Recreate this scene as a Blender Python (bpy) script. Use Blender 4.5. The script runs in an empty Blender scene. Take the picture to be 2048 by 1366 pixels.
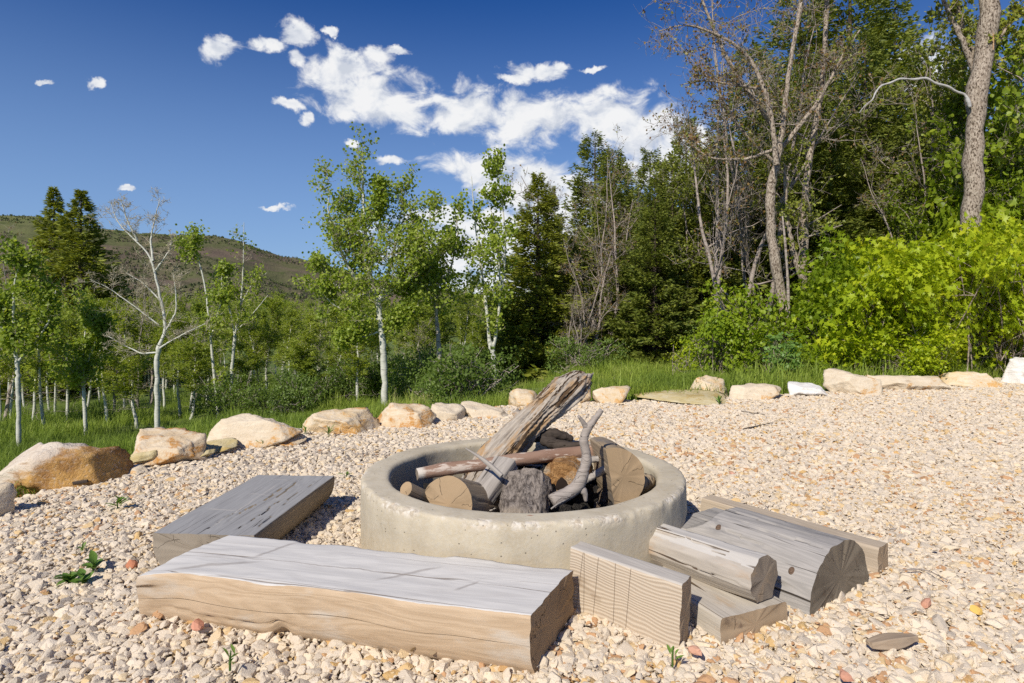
import bpy, bmesh, math, random
import numpy as np
from mathutils import Vector, Matrix
PI = math.pi
rs = np.random.RandomState(7)
sc = bpy.context.scene
C = sc.collection

# ------------------------------------------------------------------ camera, sky, sun, exposure
F, CX, HY, CAMH = 1253.0, 1024.0, 615.0, 1.26
cam_d = bpy.data.cameras.new('camera'); cam = bpy.data.objects.new('camera', cam_d); C.objects.link(cam)
cam.location = (0, 0, CAMH); cam.rotation_euler = (PI/2, 0, 0)
cam_d.sensor_width = 36; cam_d.lens = F/2048*36; cam_d.shift_y = -(683-HY)/2048
cam_d.clip_start = .05; cam_d.clip_end = 20000
sc.camera = cam
sc.view_settings.view_transform = 'Standard'; sc.view_settings.look = 'None'
sc.view_settings.exposure = 0.0; sc.view_settings.gamma = 1; sc.view_settings.use_curve_mapping = False
sc.cycles.max_bounces = 6; sc.cycles.diffuse_bounces = 3; sc.cycles.transparent_max_bounces = 8
sc.cycles.caustics_reflective = False; sc.cycles.caustics_refractive = False
sc.cycles.use_denoising = False
SUNV = Vector((-.6, -1.0, 1.0)).normalized()
sun_el = math.asin(SUNV.z); sun_az = math.atan2(SUNV.x, SUNV.y)
sd = bpy.data.lights.new('sun', 'SUN'); sun = bpy.data.objects.new('sun', sd); C.objects.link(sun)
sun.rotation_euler = SUNV.to_track_quat('Z', 'Y').to_euler(); sun.location = (-6, -10, 12)
sd.energy = 4.8; sd.angle = math.radians(.53); sd.color = (1, .93, .82)

class NT:
    def __init__(s, tree): s.t = tree; s.L = tree.links
    def n(s, typ, props=None, **inp):
        nd = s.t.nodes.new(typ)
        for k, v in (props or {}).items(): setattr(nd, k, v)
        for k, v in inp.items():
            key = int(k[1:]) if k[0] == '_' and k[1:].isdigit() else k.replace('_', ' ')
            s.set(nd.inputs[key], v)
        return nd
    def set(s, sock, v):
        if isinstance(v, bpy.types.NodeSocket): s.L.new(v, sock)
        elif isinstance(v, bpy.types.Node): s.L.new(v.outputs[0], sock)
        else: sock.default_value = v
    def m(s, op, a, b=0.0, c=0.0, clamp=False):
        nd = s.t.nodes.new('ShaderNodeMath'); nd.operation = op; nd.use_clamp = clamp
        s.set(nd.inputs[0], a); s.set(nd.inputs[1], b); s.set(nd.inputs[2], c); return nd.outputs[0]
    def v(s, op, a, b=(0, 0, 0), c=(0, 0, 0), out=0):
        nd = s.t.nodes.new('ShaderNodeVectorMath'); nd.operation = op
        s.set(nd.inputs[0], a); s.set(nd.inputs[1], b); s.set(nd.inputs[2], c); return nd.outputs[out]
    def noise(s, vec, scale=5, detail=4, rough=.55, dist=0, out='Factor'):
        nd = s.t.nodes.new('ShaderNodeTexNoise'); s.set(nd.inputs['Vector'], vec)
        nd.inputs['Scale'].default_value = scale; nd.inputs['Detail'].default_value = detail
        nd.inputs['Roughness'].default_value = rough; nd.inputs['Distortion'].default_value = dist
        return nd.outputs[0] if out != 'Color' else nd.outputs['Color']
    def ramp(s, fac, stops, interp='LINEAR'):
        nd = s.t.nodes.new('ShaderNodeValToRGB'); cr = nd.color_ramp; cr.interpolation = interp
        while len(cr.elements) < len(stops): cr.elements.new(.5)
        for e, (p, c) in zip(cr.elements, stops):
            e.position = p; e.color = (c, c, c, 1) if isinstance(c, (int, float)) else (*c, 1)
        s.set(nd.inputs[0], fac); return nd.outputs[0]
    def mix(s, f, a, b, blend='MIX'):
        nd = s.t.nodes.new('ShaderNodeMix'); nd.data_type = 'RGBA'; nd.blend_type = blend
        s.set(nd.inputs[0], f)
        for i, c in ((6, a), (7, b)):
            s.set(nd.inputs[i], (*c, 1) if isinstance(c, tuple) and len(c) == 3 else c)
        return nd.outputs[2]
    def step(s, x, lo, hi):
        nd = s.t.nodes.new('ShaderNodeMapRange'); nd.interpolation_type = 'SMOOTHSTEP'
        s.set(nd.inputs[0], x); s.set(nd.inputs[1], lo); s.set(nd.inputs[2], hi)
        nd.inputs[3].default_value = 0; nd.inputs[4].default_value = 1; return nd.outputs[0]

# world : Nishita + clouds laid out in azimuth / elevation
W = bpy.data.worlds.new('World'); sc.world = W; W.use_nodes = True
w = NT(W.node_tree); W.node_tree.nodes.clear()
sky = w.n('ShaderNodeTexSky', dict(sky_type='NISHITA', sun_disc=False, sun_elevation=sun_el, sun_rotation=sun_az,
          altitude=2200, air_density=1.0, dust_density=.9, ozone_density=2.2))
skyc = w.n('ShaderNodeHueSaturation', _1=1.12, _0=0.505, _2=1.0, _4=sky.outputs[0]).outputs[0]
skyc = w.mix(1.0, skyc, (.86, .80, 1.08), 'MULTIPLY')
skyc = w.n('ShaderNodeHueSaturation', _1=1.16, _0=0.5, _2=1.0, _4=skyc).outputs[0]
skyc = w.mix(1.0, skyc, (.88, 1.06, .92), 'MULTIPLY')
PALE = (3.0, 4.6, 7.0)
tc = w.n('ShaderNodeTexCoord').outputs['Generated']
sep = w.n('ShaderNodeSeparateXYZ', _0=tc).outputs
az = w.m('ARCTAN2', sep[0], sep[1]); el = w.m('ARCSINE', sep[2])
P2 = w.n('ShaderNodeCombineXYZ', _0=az, _1=el, _2=0.0).outputs[0]
warp = w.noise(tc, 14, 5, .65, out='Color')
P2w = w.v('MULTIPLY_ADD', w.v('SUBTRACT', warp, (.5, .5, .5)), (.055, .055, 0), P2)
blobs = [(440,98,42,26),(545,88,42,16),(600,68,45,20),(600,108,24,16),(668,66,18,7),(190,165,20,9),(100,172,14,5),(700,140,62,34),(748,112,52,22),
 (800,104,28,10),(740,185,95,40),(680,215,45,28),(800,220,60,32),(570,208,35,11),(612,238,18,12),(930,222,85,34),(1030,235,85,38),
 (1110,240,60,36),(1230,232,95,42),(1290,270,80,50),(1080,140,60,16),(1120,128,35,14),(1185,142,28,7),(1020,150,28,9),(785,328,34,12),(985,338,90,34),
 (1060,372,110,48),(1120,415,80,50),(950,500,170,55),(1100,560,180,50),(1330,330,80,50),(710,287,16,7),(880,432,90,16),(1010,470,110,50),(1180,470,120,60),(545,418,34,6),(245,382,13,6),(1400,300,60,50),
 (1850,170,70,50),(900,520,80,40),(2300,250,200,70),(-400,300,200,60)]
dmin = None
for (px, py, rx, ry) in blobs:
    a = math.atan((px-CX)/F); e = math.atan((HY-py)/F*math.cos(a)); big = .92 if rx > 55 else 1.25; sx = F/rx/math.cos(a)**2*big; sy = F/ry*big
    d = w.v('LENGTH', w.v('MULTIPLY_ADD', P2w, (sx, sy, 0), (-a*sx, -e*sy, 0)), out=1)
    dmin = d if dmin is None else w.m('SMOOTH_MIN', dmin, d, .22)
nz = w.noise(w.v('MULTIPLY', P2, (.8, 1.15, 1)), 24, 9, .58, .45); nz2 = w.noise(P2, 11, 5, .6)
dens = w.m('ADD', w.m('SUBTRACT', 1.36, dmin), w.m('MULTIPLY', w.m('SUBTRACT', nz, .5), 2.9))
far_field = w.m('MULTIPLY', w.m('SUBTRACT', w.noise(w.v('MULTIPLY', tc, (1, 1, 2.5)), 3.2, 6, .6), .66), 5)
behind = w.step(w.m('ABSOLUTE', az), 1.0, 1.5)
dens = w.m('MAXIMUM', dens, w.m('ADD', w.m('MULTIPLY', far_field, behind), w.m('MULTIPLY', w.m('SUBTRACT', 1, behind), -1)))
mask = w.m('POWER', w.step(dens, .02, .82), 1.0)
off = w.v('ADD', P2, (-.012, .02, 0))
nz_s = w.noise(w.v('MULTIPLY', off, (.8, 1.15, 1)), 24, 6, .58, .45)
lit = w.m('ADD', .5, w.m('MULTIPLY', w.m('SUBTRACT', nz, nz_s), 3.2), clamp=True)
shade = w.m('ADD', w.m('MULTIPLY', lit, .75), w.m('MULTIPLY', nz2, .45), clamp=True)
ccol = w.ramp(shade, [(.1, (.62, .67, .76)), (.45, (.80, .83, .89)), (.60, (.90, .92, .95)), (.85, (1.0, 1.0, 1.0))])
skyc = w.mix(w.m('MULTIPLY', w.m('SUBTRACT', 1, w.step(el, -.02, .52)), .72), skyc, PALE)
bg_sky = w.n('ShaderNodeBackground', _0=skyc, _1=.10)
bg_cl = w.n('ShaderNodeBackground', _0=ccol, _1=.93)
mx = w.n('ShaderNodeMixShader', _0=w.m('MULTIPLY', mask, .96), _1=bg_sky.outputs[0], _2=bg_cl.outputs[0])
w.n('ShaderNodeOutputWorld', _0=mx.outputs[0])

# ------------------------------------------------------------------ helpers
def prop(o, label=None, cat=None, group=None, kind=None):
    for k, v in (('label', label), ('category', cat), ('group', group), ('kind', kind)):
        if v: o[k] = v
    return o
def link(name, me, parent=None, loc=None, M=None):
    o = bpy.data.objects.new(name, me); C.objects.link(o)
    if parent: o.parent = parent
    if loc is not None: o.location = loc
    if M is not None: o.matrix_world = M
    return o
def empty(name, loc, rz=0, sc_=1.0):
    o = bpy.data.objects.new(name, None); C.objects.link(o); o.location = loc; o.rotation_euler = (0, 0, rz)
    o.scale = (sc_,)*3; o.empty_display_size = .1; return o
def make_mesh(name, V, Fs, mats=(), midx=None, smooth=True, attrs=None):
    V = np.asarray(V, np.float32); Fs = [np.asarray(f, np.int32) for f in (Fs if isinstance(Fs, list) else [Fs]) if len(f)]
    me = bpy.data.meshes.new(name)
    me.vertices.add(len(V)); me.vertices.foreach_set('co', V.ravel())
    if Fs:
        tot = np.concatenate([np.full(len(f), f.shape[1], np.int32) for f in Fs])
        loops = np.concatenate([f.ravel() for f in Fs])
        me.loops.add(len(loops)); me.loops.foreach_set('vertex_index', loops)
        me.polygons.add(len(tot)); st = np.concatenate([[0], np.cumsum(tot)[:-1]]).astype(np.int32)
        me.polygons.foreach_set('loop_start', st); me.polygons.foreach_set('loop_total', tot)
        if midx is not None: me.polygons.foreach_set('material_index', np.asarray(midx, np.int32))
        me.polygons.foreach_set('use_smooth', np.full(len(tot), smooth, bool))
    for m in mats: me.materials.append(m)
    for k, (typ, dom, arr) in (attrs or {}).items():
        a = me.attributes.new(k, typ, dom)
        a.data.foreach_set({'FLOAT': 'value', 'INT': 'value', 'FLOAT_VECTOR': 'vector', 'FLOAT_COLOR': 'color'}[typ], np.ascontiguousarray(arr).ravel())
    me.update(calc_edges=True); me.validate()
    return me
def _h(ix, iy, iz, seed):
    n = (ix*374761393 + iy*668265263 + iz*2147483647 + seed*974634777) & 0xffffffff
    n = ((n ^ (n >> 13))*1274126177) & 0xffffffff
    n = ((n ^ (n >> 16))*2246822519) & 0xffffffff
    return ((n ^ (n >> 15)) & 0xffffff)/float(0xffffff)
def vnoise(p, seed=0):
    p = np.asarray(p, float); i = np.floor(p).astype(np.int64); f = p-i; f = f*f*(3-2*f); r = 0
    for dx in (0, 1):
        for dy in (0, 1):
            for dz in (0, 1):
                wgt = (f[..., 0] if dx else 1-f[..., 0])*(f[..., 1] if dy else 1-f[..., 1])*(f[..., 2] if dz else 1-f[..., 2])
                r = r + wgt*_h(i[..., 0]+dx, i[..., 1]+dy, i[..., 2]+dz, seed)
    return r*2-1
def fbm(p, seed=0, o=4, g=.5):
    p = np.asarray(p, float); a = 1; s = 0
    for k in range(o): s = s + a*vnoise(p*2**k + 17.3*k, seed+k); a *= g
    return s

# ---- terrain
def gp(px, py, z=0.0):
    d = F*(CAMH-z)/(py-HY); return np.array([(px-CX)/F*d, d, z])
def wp(px, py, d): return np.array([(px-CX)/F*d, d, CAMH-(py-HY)/F*d])
edge_px = [(-260,1110),(-60,1030),(60,1000),(150,972),(240,940),(320,918),(400,893),(500,880),(600,862),(750,846),(870,834),(960,826),(1040,814),(1160,805),
           (1260,803),(1380,803),(1470,799),(1560,794),(1650,788),(1750,778),(1900,772),(2000,760),(2080,750)]
PAD = np.array([gp(*p)[:2] for p in edge_px] + [(16, 12.5), (24, 4), (24, -14), (-12, -14), (-9, -2)])
def pad_dist(x, y):
    """signed distance to the pad outline, positive outside"""
    x = np.asarray(x, float); y = np.asarray(y, float); best = np.full(x.shape, 1e9); ins = np.zeros(x.shape, bool)
    n = len(PAD)
    for i in range(n):
        ax, ay = PAD[i]; bx, by = PAD[(i+1) % n]; ex, ey = bx-ax, by-ay
        t = np.clip(((x-ax)*ex+(y-ay)*ey)/(ex*ex+ey*ey), 0, 1)
        best = np.minimum(best, np.hypot(x-ax-t*ex, y-ay-t*ey))
        c = ((ay > y) != (by > y)) & (x < (bx-ax)*(y-ay)/((by-ay) if by != ay else 1e-9)+ax)
        ins ^= c
    return np.where(ins, -best, best)
def terrain(x, y):
    x = np.asarray(x, float); y = np.asarray(y, float)
    s = np.maximum(pad_dist(x, y), 0); a = np.degrees(np.arctan2(x, y))
    k = np.interp(a, [-180, -100, -50, -28, -10, 0, 10, 20, 33, 45, 90, 180], [0, -.1, -.21, -.21, -.15, -.085, -.03, .0, .085, .13, .1, 0])
    z = np.where(k < 0, -1.7*(1-np.exp(np.minimum(k, 0)*s/1.7))+.17*np.minimum(k, 0)*s, 22*(1-np.exp(-np.maximum(k, 0)*s/22)))
    P = np.stack([x, y, x*0], -1)
    z = z + np.clip(s*.4, 0, 1)*(.10*fbm(P*.5, 3, 3)) + np.clip(s/30, 0, 1)*.8*fbm(P*.06, 5, 3)
    return z - .03 - np.where(s <= 0, .10, 0)
def T1(x, y): return float(terrain(np.array([x]), np.array([y]))[0])
def at(px, d): x = (px-CX)/F*d; return Vector((x, d, T1(x, d)))
def hit(px, py, dmin=3.0, dmax=120):
    d = np.geomspace(dmin, dmax, 700); x = (px-CX)/F*d; z = CAMH-(py-HY)/F*d
    g = terrain(x, d); i = np.argmax(z < g); return Vector((x[i], d[i], g[i]))

# ---- materials
def mat(name):
    m = bpy.data.materials.new(name); m.use_nodes = True; m.node_tree.nodes.clear(); return m, NT(m.node_tree)
def finish(t, col, rough=.8, bump=None, bstr=.5, bdist=.01, spec=.3):
    b = t.n('ShaderNodeBsdfPrincipled'); t.set(b.inputs['Base Color'], col if not (isinstance(col, tuple) and len(col) == 3) else (*col, 1))
    t.set(b.inputs['Roughness'], rough); b.inputs['Specular IOR Level'].default_value = spec
    if bump is not None:
        bn = t.n('ShaderNodeBump', _0=bstr, _1=bdist); t.set(bn.inputs['Height'], bump); t.L.new(bn.outputs[0], b.inputs['Normal'])
    t.n('ShaderNodeOutputMaterial', _0=b.outputs[0]); return b
def obj_co(t): return t.n('ShaderNodeTexCoord').outputs['Object']
def leaf_mat(name, cols, trans=.4, rough=.45):
    m, t = mat(name); at_ = t.n('ShaderNodeAttribute', dict(attribute_name='tint')).outputs['Fac']
    oi = t.n('ShaderNodeObjectInfo').outputs['Random']
    f = t.m('ADD', t.m('MULTIPLY', at_, .86), t.m('MULTIPLY', oi, .14))
    c = t.ramp(f, [(i/(len(cols)-1), q) for i, q in enumerate(cols)])
    b = t.n('ShaderNodeBsdfPrincipled', _0=c); b.inputs['Roughness'].default_value = rough; b.inputs['Specular IOR Level'].default_value = .35
    tr = t.n('ShaderNodeBsdfTranslucent', _0=t.mix(1.0, c, (1.25, 1.2, .55), 'MULTIPLY'))
    mx = t.n('ShaderNodeMixShader', _0=trans, _1=b.outputs[0], _2=tr.outputs[0])
    t.n('ShaderNodeOutputMaterial', _0=mx.outputs[0]); return m
M_ASPEN = leaf_mat('aspen_leaf', [(.14,.21,.025), (.24,.33,.035), (.35,.44,.055), (.48,.54,.11)], .5)
M_ASPEN2 = leaf_mat('grove_leaf', [(.17,.24,.03), (.28,.36,.045), (.39,.46,.065), (.50,.54,.10)], .5)
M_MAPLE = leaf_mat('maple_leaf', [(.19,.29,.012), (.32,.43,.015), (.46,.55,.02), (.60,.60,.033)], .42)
M_MAPLE2 = leaf_mat('green_maple_leaf', [(.13,.20,.014), (.21,.31,.018), (.31,.41,.024), (.44,.48,.03)], .42)  # greener, darker leaf tones than the yellow-green maple
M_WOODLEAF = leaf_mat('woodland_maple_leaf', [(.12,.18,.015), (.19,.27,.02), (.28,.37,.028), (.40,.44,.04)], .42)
M_SHRUB = leaf_mat('shrub_leaf', [(.09,.14,.03), (.14,.21,.04), (.19,.28,.05), (.27,.36,.07)], .45)
M_FIR = leaf_mat('fir_needle', [(.11,.145,.022), (.20,.235,.03), (.29,.32,.04), (.40,.41,.06)], .3, .6)
M_FIRD = leaf_mat('dark_fir_needle', [(.08,.115,.02), (.15,.19,.027), (.23,.265,.037), (.34,.35,.052)], .28, .6)
M_BUD = leaf_mat('bud', [(.20,.10,.05), (.26,.16,.05), (.24,.26,.05), (.30,.33,.05)], .3)
M_OLIVE = leaf_mat('sparse_leaf', [(.13,.16,.025), (.20,.24,.035), (.29,.33,.045), (.40,.38,.06)], .35)
M_GRASS = leaf_mat('grass_blade', [(.09,.16,.018), (.14,.24,.022), (.20,.32,.03), (.30,.34,.09)], .4)
M_WEED = leaf_mat('weed_leaf', [(.10,.18,.04), (.14,.26,.05), (.19,.32,.07), (.24,.38,.09)], .4)

def bark_mat(name, c0, c1, spots, spot_lo, spot_hi, sv=(6, 6, 20), scale=1.0, rough=.85, spotsv=(9, 9, 22)):
    m, t = mat(name); o = obj_co(t)
    n1 = t.noise(t.v('MULTIPLY', o, sv), scale, 6, .65)
    c = t.mix(t.step(n1, .35, .65), c0, c1)
    n2 = t.noise(t.v('MULTIPLY', o, spotsv), 1, 5, .6)
    c = t.mix(t.step(n2, spot_lo, spot_hi), c, spots)
    finish(t, c, rough, n1, .8, .02, .2); return m
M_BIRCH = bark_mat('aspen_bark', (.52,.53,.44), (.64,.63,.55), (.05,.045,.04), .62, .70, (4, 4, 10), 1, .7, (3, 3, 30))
M_BIRCH2 = bark_mat('shaded_aspen_bark', (.33,.30,.24), (.46,.42,.34), (.06,.05,.04), .58, .68, (4, 4, 10), 1, .7, (3, 3, 24))  # darker copy of the aspen bark, shade put into its colour
M_TWIG = bark_mat('bare_twig_bark', (.30,.25,.21), (.42,.36,.31), (.12,.09,.075), .55, .7)
M_TWIGY = bark_mat('pale_twig_bark', (.44,.38,.25), (.55,.50,.38), (.25,.15,.07), .6, .7)
M_BARK = bark_mat('rough_bark', (.27,.215,.165), (.50,.43,.345), (.09,.065,.045), .50, .60, (28, 28, 12), 1.2, .9, (40, 40, 20))
M_BARKD = bark_mat('dark_bark', (.07,.052,.04), (.14,.11,.085), (.03,.02,.016), .5, .62, (20, 20, 7), 1.2, .9, (16, 16, 6))

# ---- instanced scatter kept inside ONE object: loose vertices carry the spots, small islands carry the prototypes
def scatter(name, protos, pts, rot, scl, pick, tint, material, kind='stuff', smooth=False, label=None, cat=None):
    nP = len(pts); V = [pts]; pid = [np.full(nP, -1)]; base = nP; Fs = []; tv = []
    for i, (pv, pf) in enumerate(protos):
        V.append(pv); pid.append(np.full(len(pv), i)); Fs += [np.asarray(f)+base for f in (pf if isinstance(pf, list) else [pf])]; base += len(pv)
    V = np.concatenate(V); pid = np.concatenate(pid); n = len(V); z = n-nP
    pad = lambda a, w_: np.concatenate([np.asarray(a, float).reshape(nP, w_), np.zeros((z, w_))]).astype(np.float32)
    me = make_mesh(name, V, Fs, [material], None, smooth, dict(
        pid=('INT', 'POINT', pid.astype(np.int32)), rot=('FLOAT_VECTOR', 'POINT', pad(rot, 3)), scl=('FLOAT_VECTOR', 'POINT', pad(scl, 3)),
        pick=('INT', 'POINT', np.concatenate([pick, np.zeros(z)]).astype(np.int32)), tone=('FLOAT', 'POINT', pad(tint, 1))))
    o = link(name, me); prop(o, label, cat, None, kind)
    ng = bpy.data.node_groups.new(name, 'GeometryNodeTree')
    ng.interface.new_socket('Geometry', in_out='INPUT', socket_type='NodeSocketGeometry')
    ng.interface.new_socket('Geometry', in_out='OUTPUT', socket_type='NodeSocketGeometry')
    g = NT(ng)
    gi = g.n('NodeGroupInput').outputs[0]
    def named(nm, typ):
        nd = g.n('GeometryNodeInputNamedAttribute', dict(data_type=typ)); nd.inputs[0].default_value = nm
        return [s for s in nd.outputs if s.enabled and s.name == 'Attribute'][0]
    def sel(i):
        c = g.n('FunctionNodeCompare', dict(data_type='INT', operation='EQUAL'))
        ins = [s for s in c.inputs if s.enabled]; g.L.new(named('pid', 'INT'), ins[0]); ins[1].default_value = i
        s_ = g.n('GeometryNodeSeparateGeometry', dict(domain='POINT')); g.L.new(gi, s_.inputs[0]); g.L.new(c.outputs[0], s_.inputs[1]); return s_.outputs[0]
    jn = g.n('GeometryNodeJoinGeometry')
    for i in range(len(protos)-1, -1, -1):
        a = g.n('GeometryNodeGeometryToInstance'); g.L.new(sel(i), a.inputs[0]); g.L.new(a.outputs[0], jn.inputs[0])
    ip = g.n('GeometryNodeInstanceOnPoints')
    g.L.new(sel(-1), ip.inputs['Points']); g.L.new(jn.outputs[0], ip.inputs['Instance']); ip.inputs['Pick Instance'].default_value = True
    g.L.new(named('pick', 'INT'), ip.inputs['Instance Index'])
    g.L.new(named('rot', 'FLOAT_VECTOR'), ip.inputs['Rotation']); g.L.new(named('scl', 'FLOAT_VECTOR'), ip.inputs['Scale'])
    go = g.n('NodeGroupOutput'); g.L.new(ip.outputs[0], go.inputs[0])
    md = o.modifiers.new('scatter', 'NODES'); md.node_group = ng
    return o

def ico(sub):
    bm = bmesh.new(); bmesh.ops.create_icosphere(bm, subdivisions=sub, radius=1)
    V = np.array([v.co[:] for v in bm.verts]); Fc = np.array([[v.index for v in f.verts] for f in bm.faces]); bm.free(); return V, Fc
ICO = {k: ico(k) for k in (1, 2, 3, 4, 5)}
def rock_v(sub, seed, nplanes=14, soft=.0, rough=.05, dims=(1, 1, 1), pert=.25, planes=None):
    r = np.random.RandomState(seed); U, Fc = ICO[sub]
    n = r.normal(size=(nplanes, 3)); n /= np.linalg.norm(n, axis=1)[:, None]; n = np.concatenate([n, [[0, 0, -1], [.25, -.3, .92], [.9, -.3, .3], [-.85, -.4, .3], [0, 1, 0], [.1, -.9, .35]]]); n /= np.linalg.norm(n, axis=1)[:, None]
    dd = 1-pert*r.rand(len(n))
    if planes: n = np.array([p[:3] for p in planes], float); n /= np.linalg.norm(n, axis=1)[:, None]; dd = np.array([p[3] for p in planes])
    dot = U @ n.T
    rad = np.where(dot > .05, dd/np.maximum(dot, .05), 9)
    if soft > 0:
        k = 1/soft; R = -np.log(np.exp(-k*rad).sum(1))/k
    else: R = rad.min(1)
    V = U*np.minimum(R, 1.5)[:, None]
    V = V/np.abs(V).max(0)
    if rough: V = V*(1+rough*fbm(V*2.2+seed, seed, 4)[:, None]) + 0*V
    return V*np.array(dims), Fc

# ------------------------------------------------------------------ ground
def pt_in_view_grid():
    rad = np.concatenate([np.linspace(0.3, 20, 120), np.geomspace(20.5, 2500, 70)]); ang = np.radians(np.concatenate([np.arange(-70, 70, .8), np.arange(70, 290, 4)]))
    Rr, A = np.meshgrid(rad, ang, indexing='ij'); return Rr*np.sin(A), Rr*np.cos(A)
X, Y = pt_in_view_grid(); Z = terrain(X, Y); nr, na = X.shape
idx = np.arange(nr*na).reshape(nr, na); nx = np.roll(idx, -1, 1)
Fq = np.stack([idx[:-1], idx[1:], nx[1:], nx[:-1]], -1).reshape(-1, 4)
V = np.stack([X, Y, Z], -1).reshape(-1, 3); V = np.concatenate([V, [[0, 0, -.03]]])
fan = np.stack([np.full(na, nr*na), idx[0], nx[0]], -1)
m, t = mat('meadow_soil'); o = obj_co(t)
n1 = t.noise(o, .6, 6, .6); n2 = t.noise(o, 9, 5, .65)
c = t.mix(t.step(n1, .35, .62), (.08, .13, .02), (.13, .18, .035)); c = t.mix(t.step(n2, .5, .72), c, (.13, .10, .06))
finish(t, c, .95, n2, .6, .05)
ground = link('ground', make_mesh('ground', V, [Fq, fan], [m])); prop(ground, kind='structure')
# gravel pad sheet (under the stones)
gx = np.arange(-13, 25, .25)
px_, py_ = np.meshgrid(gx, np.arange(-14, 14, .25), indexing='ij')
ok = pad_dist(px_, py_) < .18
ii = np.arange(px_.size).reshape(px_.shape); q = np.stack([ii[:-1, :-1], ii[1:, :-1], ii[1:, 1:], ii[:-1, 1:]], -1)[ok[:-1, :-1] & ok[1:, 1:] & ok[1:, :-1] & ok[:-1, 1:]]
def pad_z(x, y):
    return .012*fbm(np.stack([np.asarray(x)*1.3, np.asarray(y)*1.3, np.asarray(x)*0], -1), 21, 3)-.055*np.clip(2.75-np.asarray(y), 0, .8)
m, t = mat('crushed_limestone_bed'); o = obj_co(t)
vo = t.n('ShaderNodeTexVoronoi', _2=30.0); t.L.new(o, vo.inputs['Vector'])
rgb = t.n('ShaderNodeSeparateColor', _0=vo.outputs['Color']).outputs
c = t.ramp(rgb[0], [(0, (.45, .38, .30)), (.4, (.60, .52, .43)), (.75, (.62, .55, .47)), (.9, (.55, .36, .15)), (1, (.45, .22, .14))])
c = t.mix(t.step(vo.outputs['Distance'], .25, .6), c, (.38, .31, .235))
finish(t, c, .95, t.m('MULTIPLY', vo.outputs['Distance'], -1), .8, .02)
pad = link('gravel_pad', make_mesh('gravel_pad', np.stack([px_.ravel(), py_.ravel(), pad_z(px_.ravel(), py_.ravel())-.016], -1), [q], [m])); prop(pad, kind='structure')

# crushed stone
m, t = mat('crushed_limestone'); o = obj_co(t)
tn = t.n('ShaderNodeAttribute', dict(attribute_name='tone', attribute_type='INSTANCER')).outputs['Fac']
c = t.ramp(tn, [(0, (.50,.44,.38)), (.03, (.62,.545,.455)), (.25, (.72,.625,.51)), (.55, (.79,.695,.575)), (.82, (.78,.67,.52)), (.92, (.74,.58,.37)), (.96, (.68,.46,.20)), (.98, (.60,.38,.18)), (.99, (.55,.32,.21)), (1, (.62,.40,.30))])
n1 = t.noise(t.v('ADD', t.v('MULTIPLY', o, (1, 1, 1.6)), t.n('ShaderNodeCombineXYZ', _0=t.m('MULTIPLY', tn, 91), _1=t.m('MULTIPLY', tn, 37)).outputs[0]), 1.6, 5, .6)
c = t.mix(1.0, c, (.96, .94, .89), 'MULTIPLY'); c = t.mix(t.m('MULTIPLY', t.step(n1, .58, .75), .6), c, (.60, .40, .18)); c = t.mix(t.m('MULTIPLY', t.step(n1, .42, .25), .35), c, (.50, .46, .42))
n2 = t.noise(o, 9, 4, .6)
finish(t, c, .92, n2, .35, .06, .2); M_STONE = m
protos = []
for i in range(14):
    r = np.random.RandomState(100+i)
    pv, pf = rock_v(3, 300+i, 6, 0, .012, (1, r.uniform(.55, .95), r.uniform(.34, .64)), .55); protos.append((pv, pf))
def gravel_pts(x0, x1, y0, y1, sp, wedge=True):
    a = np.arange(x0, x1, sp); b = np.arange(y0, y1, sp); A, B = np.meshgrid(a, b); A = A.ravel(); B = B.ravel()
    A = A + rs.uniform(-.55, .55, A.size)*sp; B = B + rs.uniform(-.55, .55, B.size)*sp
    if wedge: k = np.abs(A) < np.maximum(B, .5)*.98+.6; A, B = A[k], B[k]
    return A, B
sets = []
for (y0, y1, sp, s) in ((1.2, 2.9, .030, .0295), (2.9, 5.0, .028, .0255), (5.0, 8, .032, .025), (8, 13.2, .039, .028)):
    for lay in (0, 1):
        A, B = gravel_pts(-y1-1, y1+1.2, y0, y1, sp*(1 if lay == 0 else 1.18)); k = pad_dist(A, B) < .12-.05*rs.rand(A.size); A, B = A[k], B[k]
        size = s*np.exp(rs.normal(0, .33, A.size))*(1 if lay else .85); size = np.minimum(size, .046)
        sets.append((A, B, pad_z(A, B)+(-.002+lay*.009)+rs.uniform(-.005, .006, A.size), size))
A, B = gravel_pts(-5, 5, 1.2, 4.6, .021); k = pad_dist(A, B) < 0; sets.append((A[k], B[k], pad_z(A[k], B[k])+rs.uniform(.0, .022, k.sum()), .0095*np.exp(rs.normal(0, .35, k.sum()))))
A, B = gravel_pts(-7, 12, -3, 1.3, .055, False); k = (pad_dist(A, B) < 0); sets.append((A[k], B[k], A[k]*0+.002, .036*np.exp(rs.normal(0, .25, k.sum()))))
RC = np.array([.063, 3.575]); RO, RI, RH = .90, .745, .34
A, B, Zz, S = [np.concatenate([s[i] for s in sets]) for i in range(4)]
k = np.hypot(A-RC[0], B-RC[1]) > RO-.02; A, B, Zz, S = A[k], B[k], Zz[k], S[k]; n = len(A)
rot = np.stack([rs.normal(0, .27, n), rs.normal(0, .27, n), rs.uniform(0, 2*PI, n)], -1)
scatter('gravel', protos, np.stack([A, B, Zz], -1), rot, np.stack([S, S, S*rs.uniform(.8, 1.15, n)], -1), rs.randint(0, 14, n), np.clip(rs.rand(n)*.999-.10*np.clip(fbm(np.stack([A*.8, B*.8, A*0], -1), 23, 3), -1, 1)*(rs.rand(n) < .75), 0, .985), M_STONE)
print('gravel stones', n)

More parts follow.
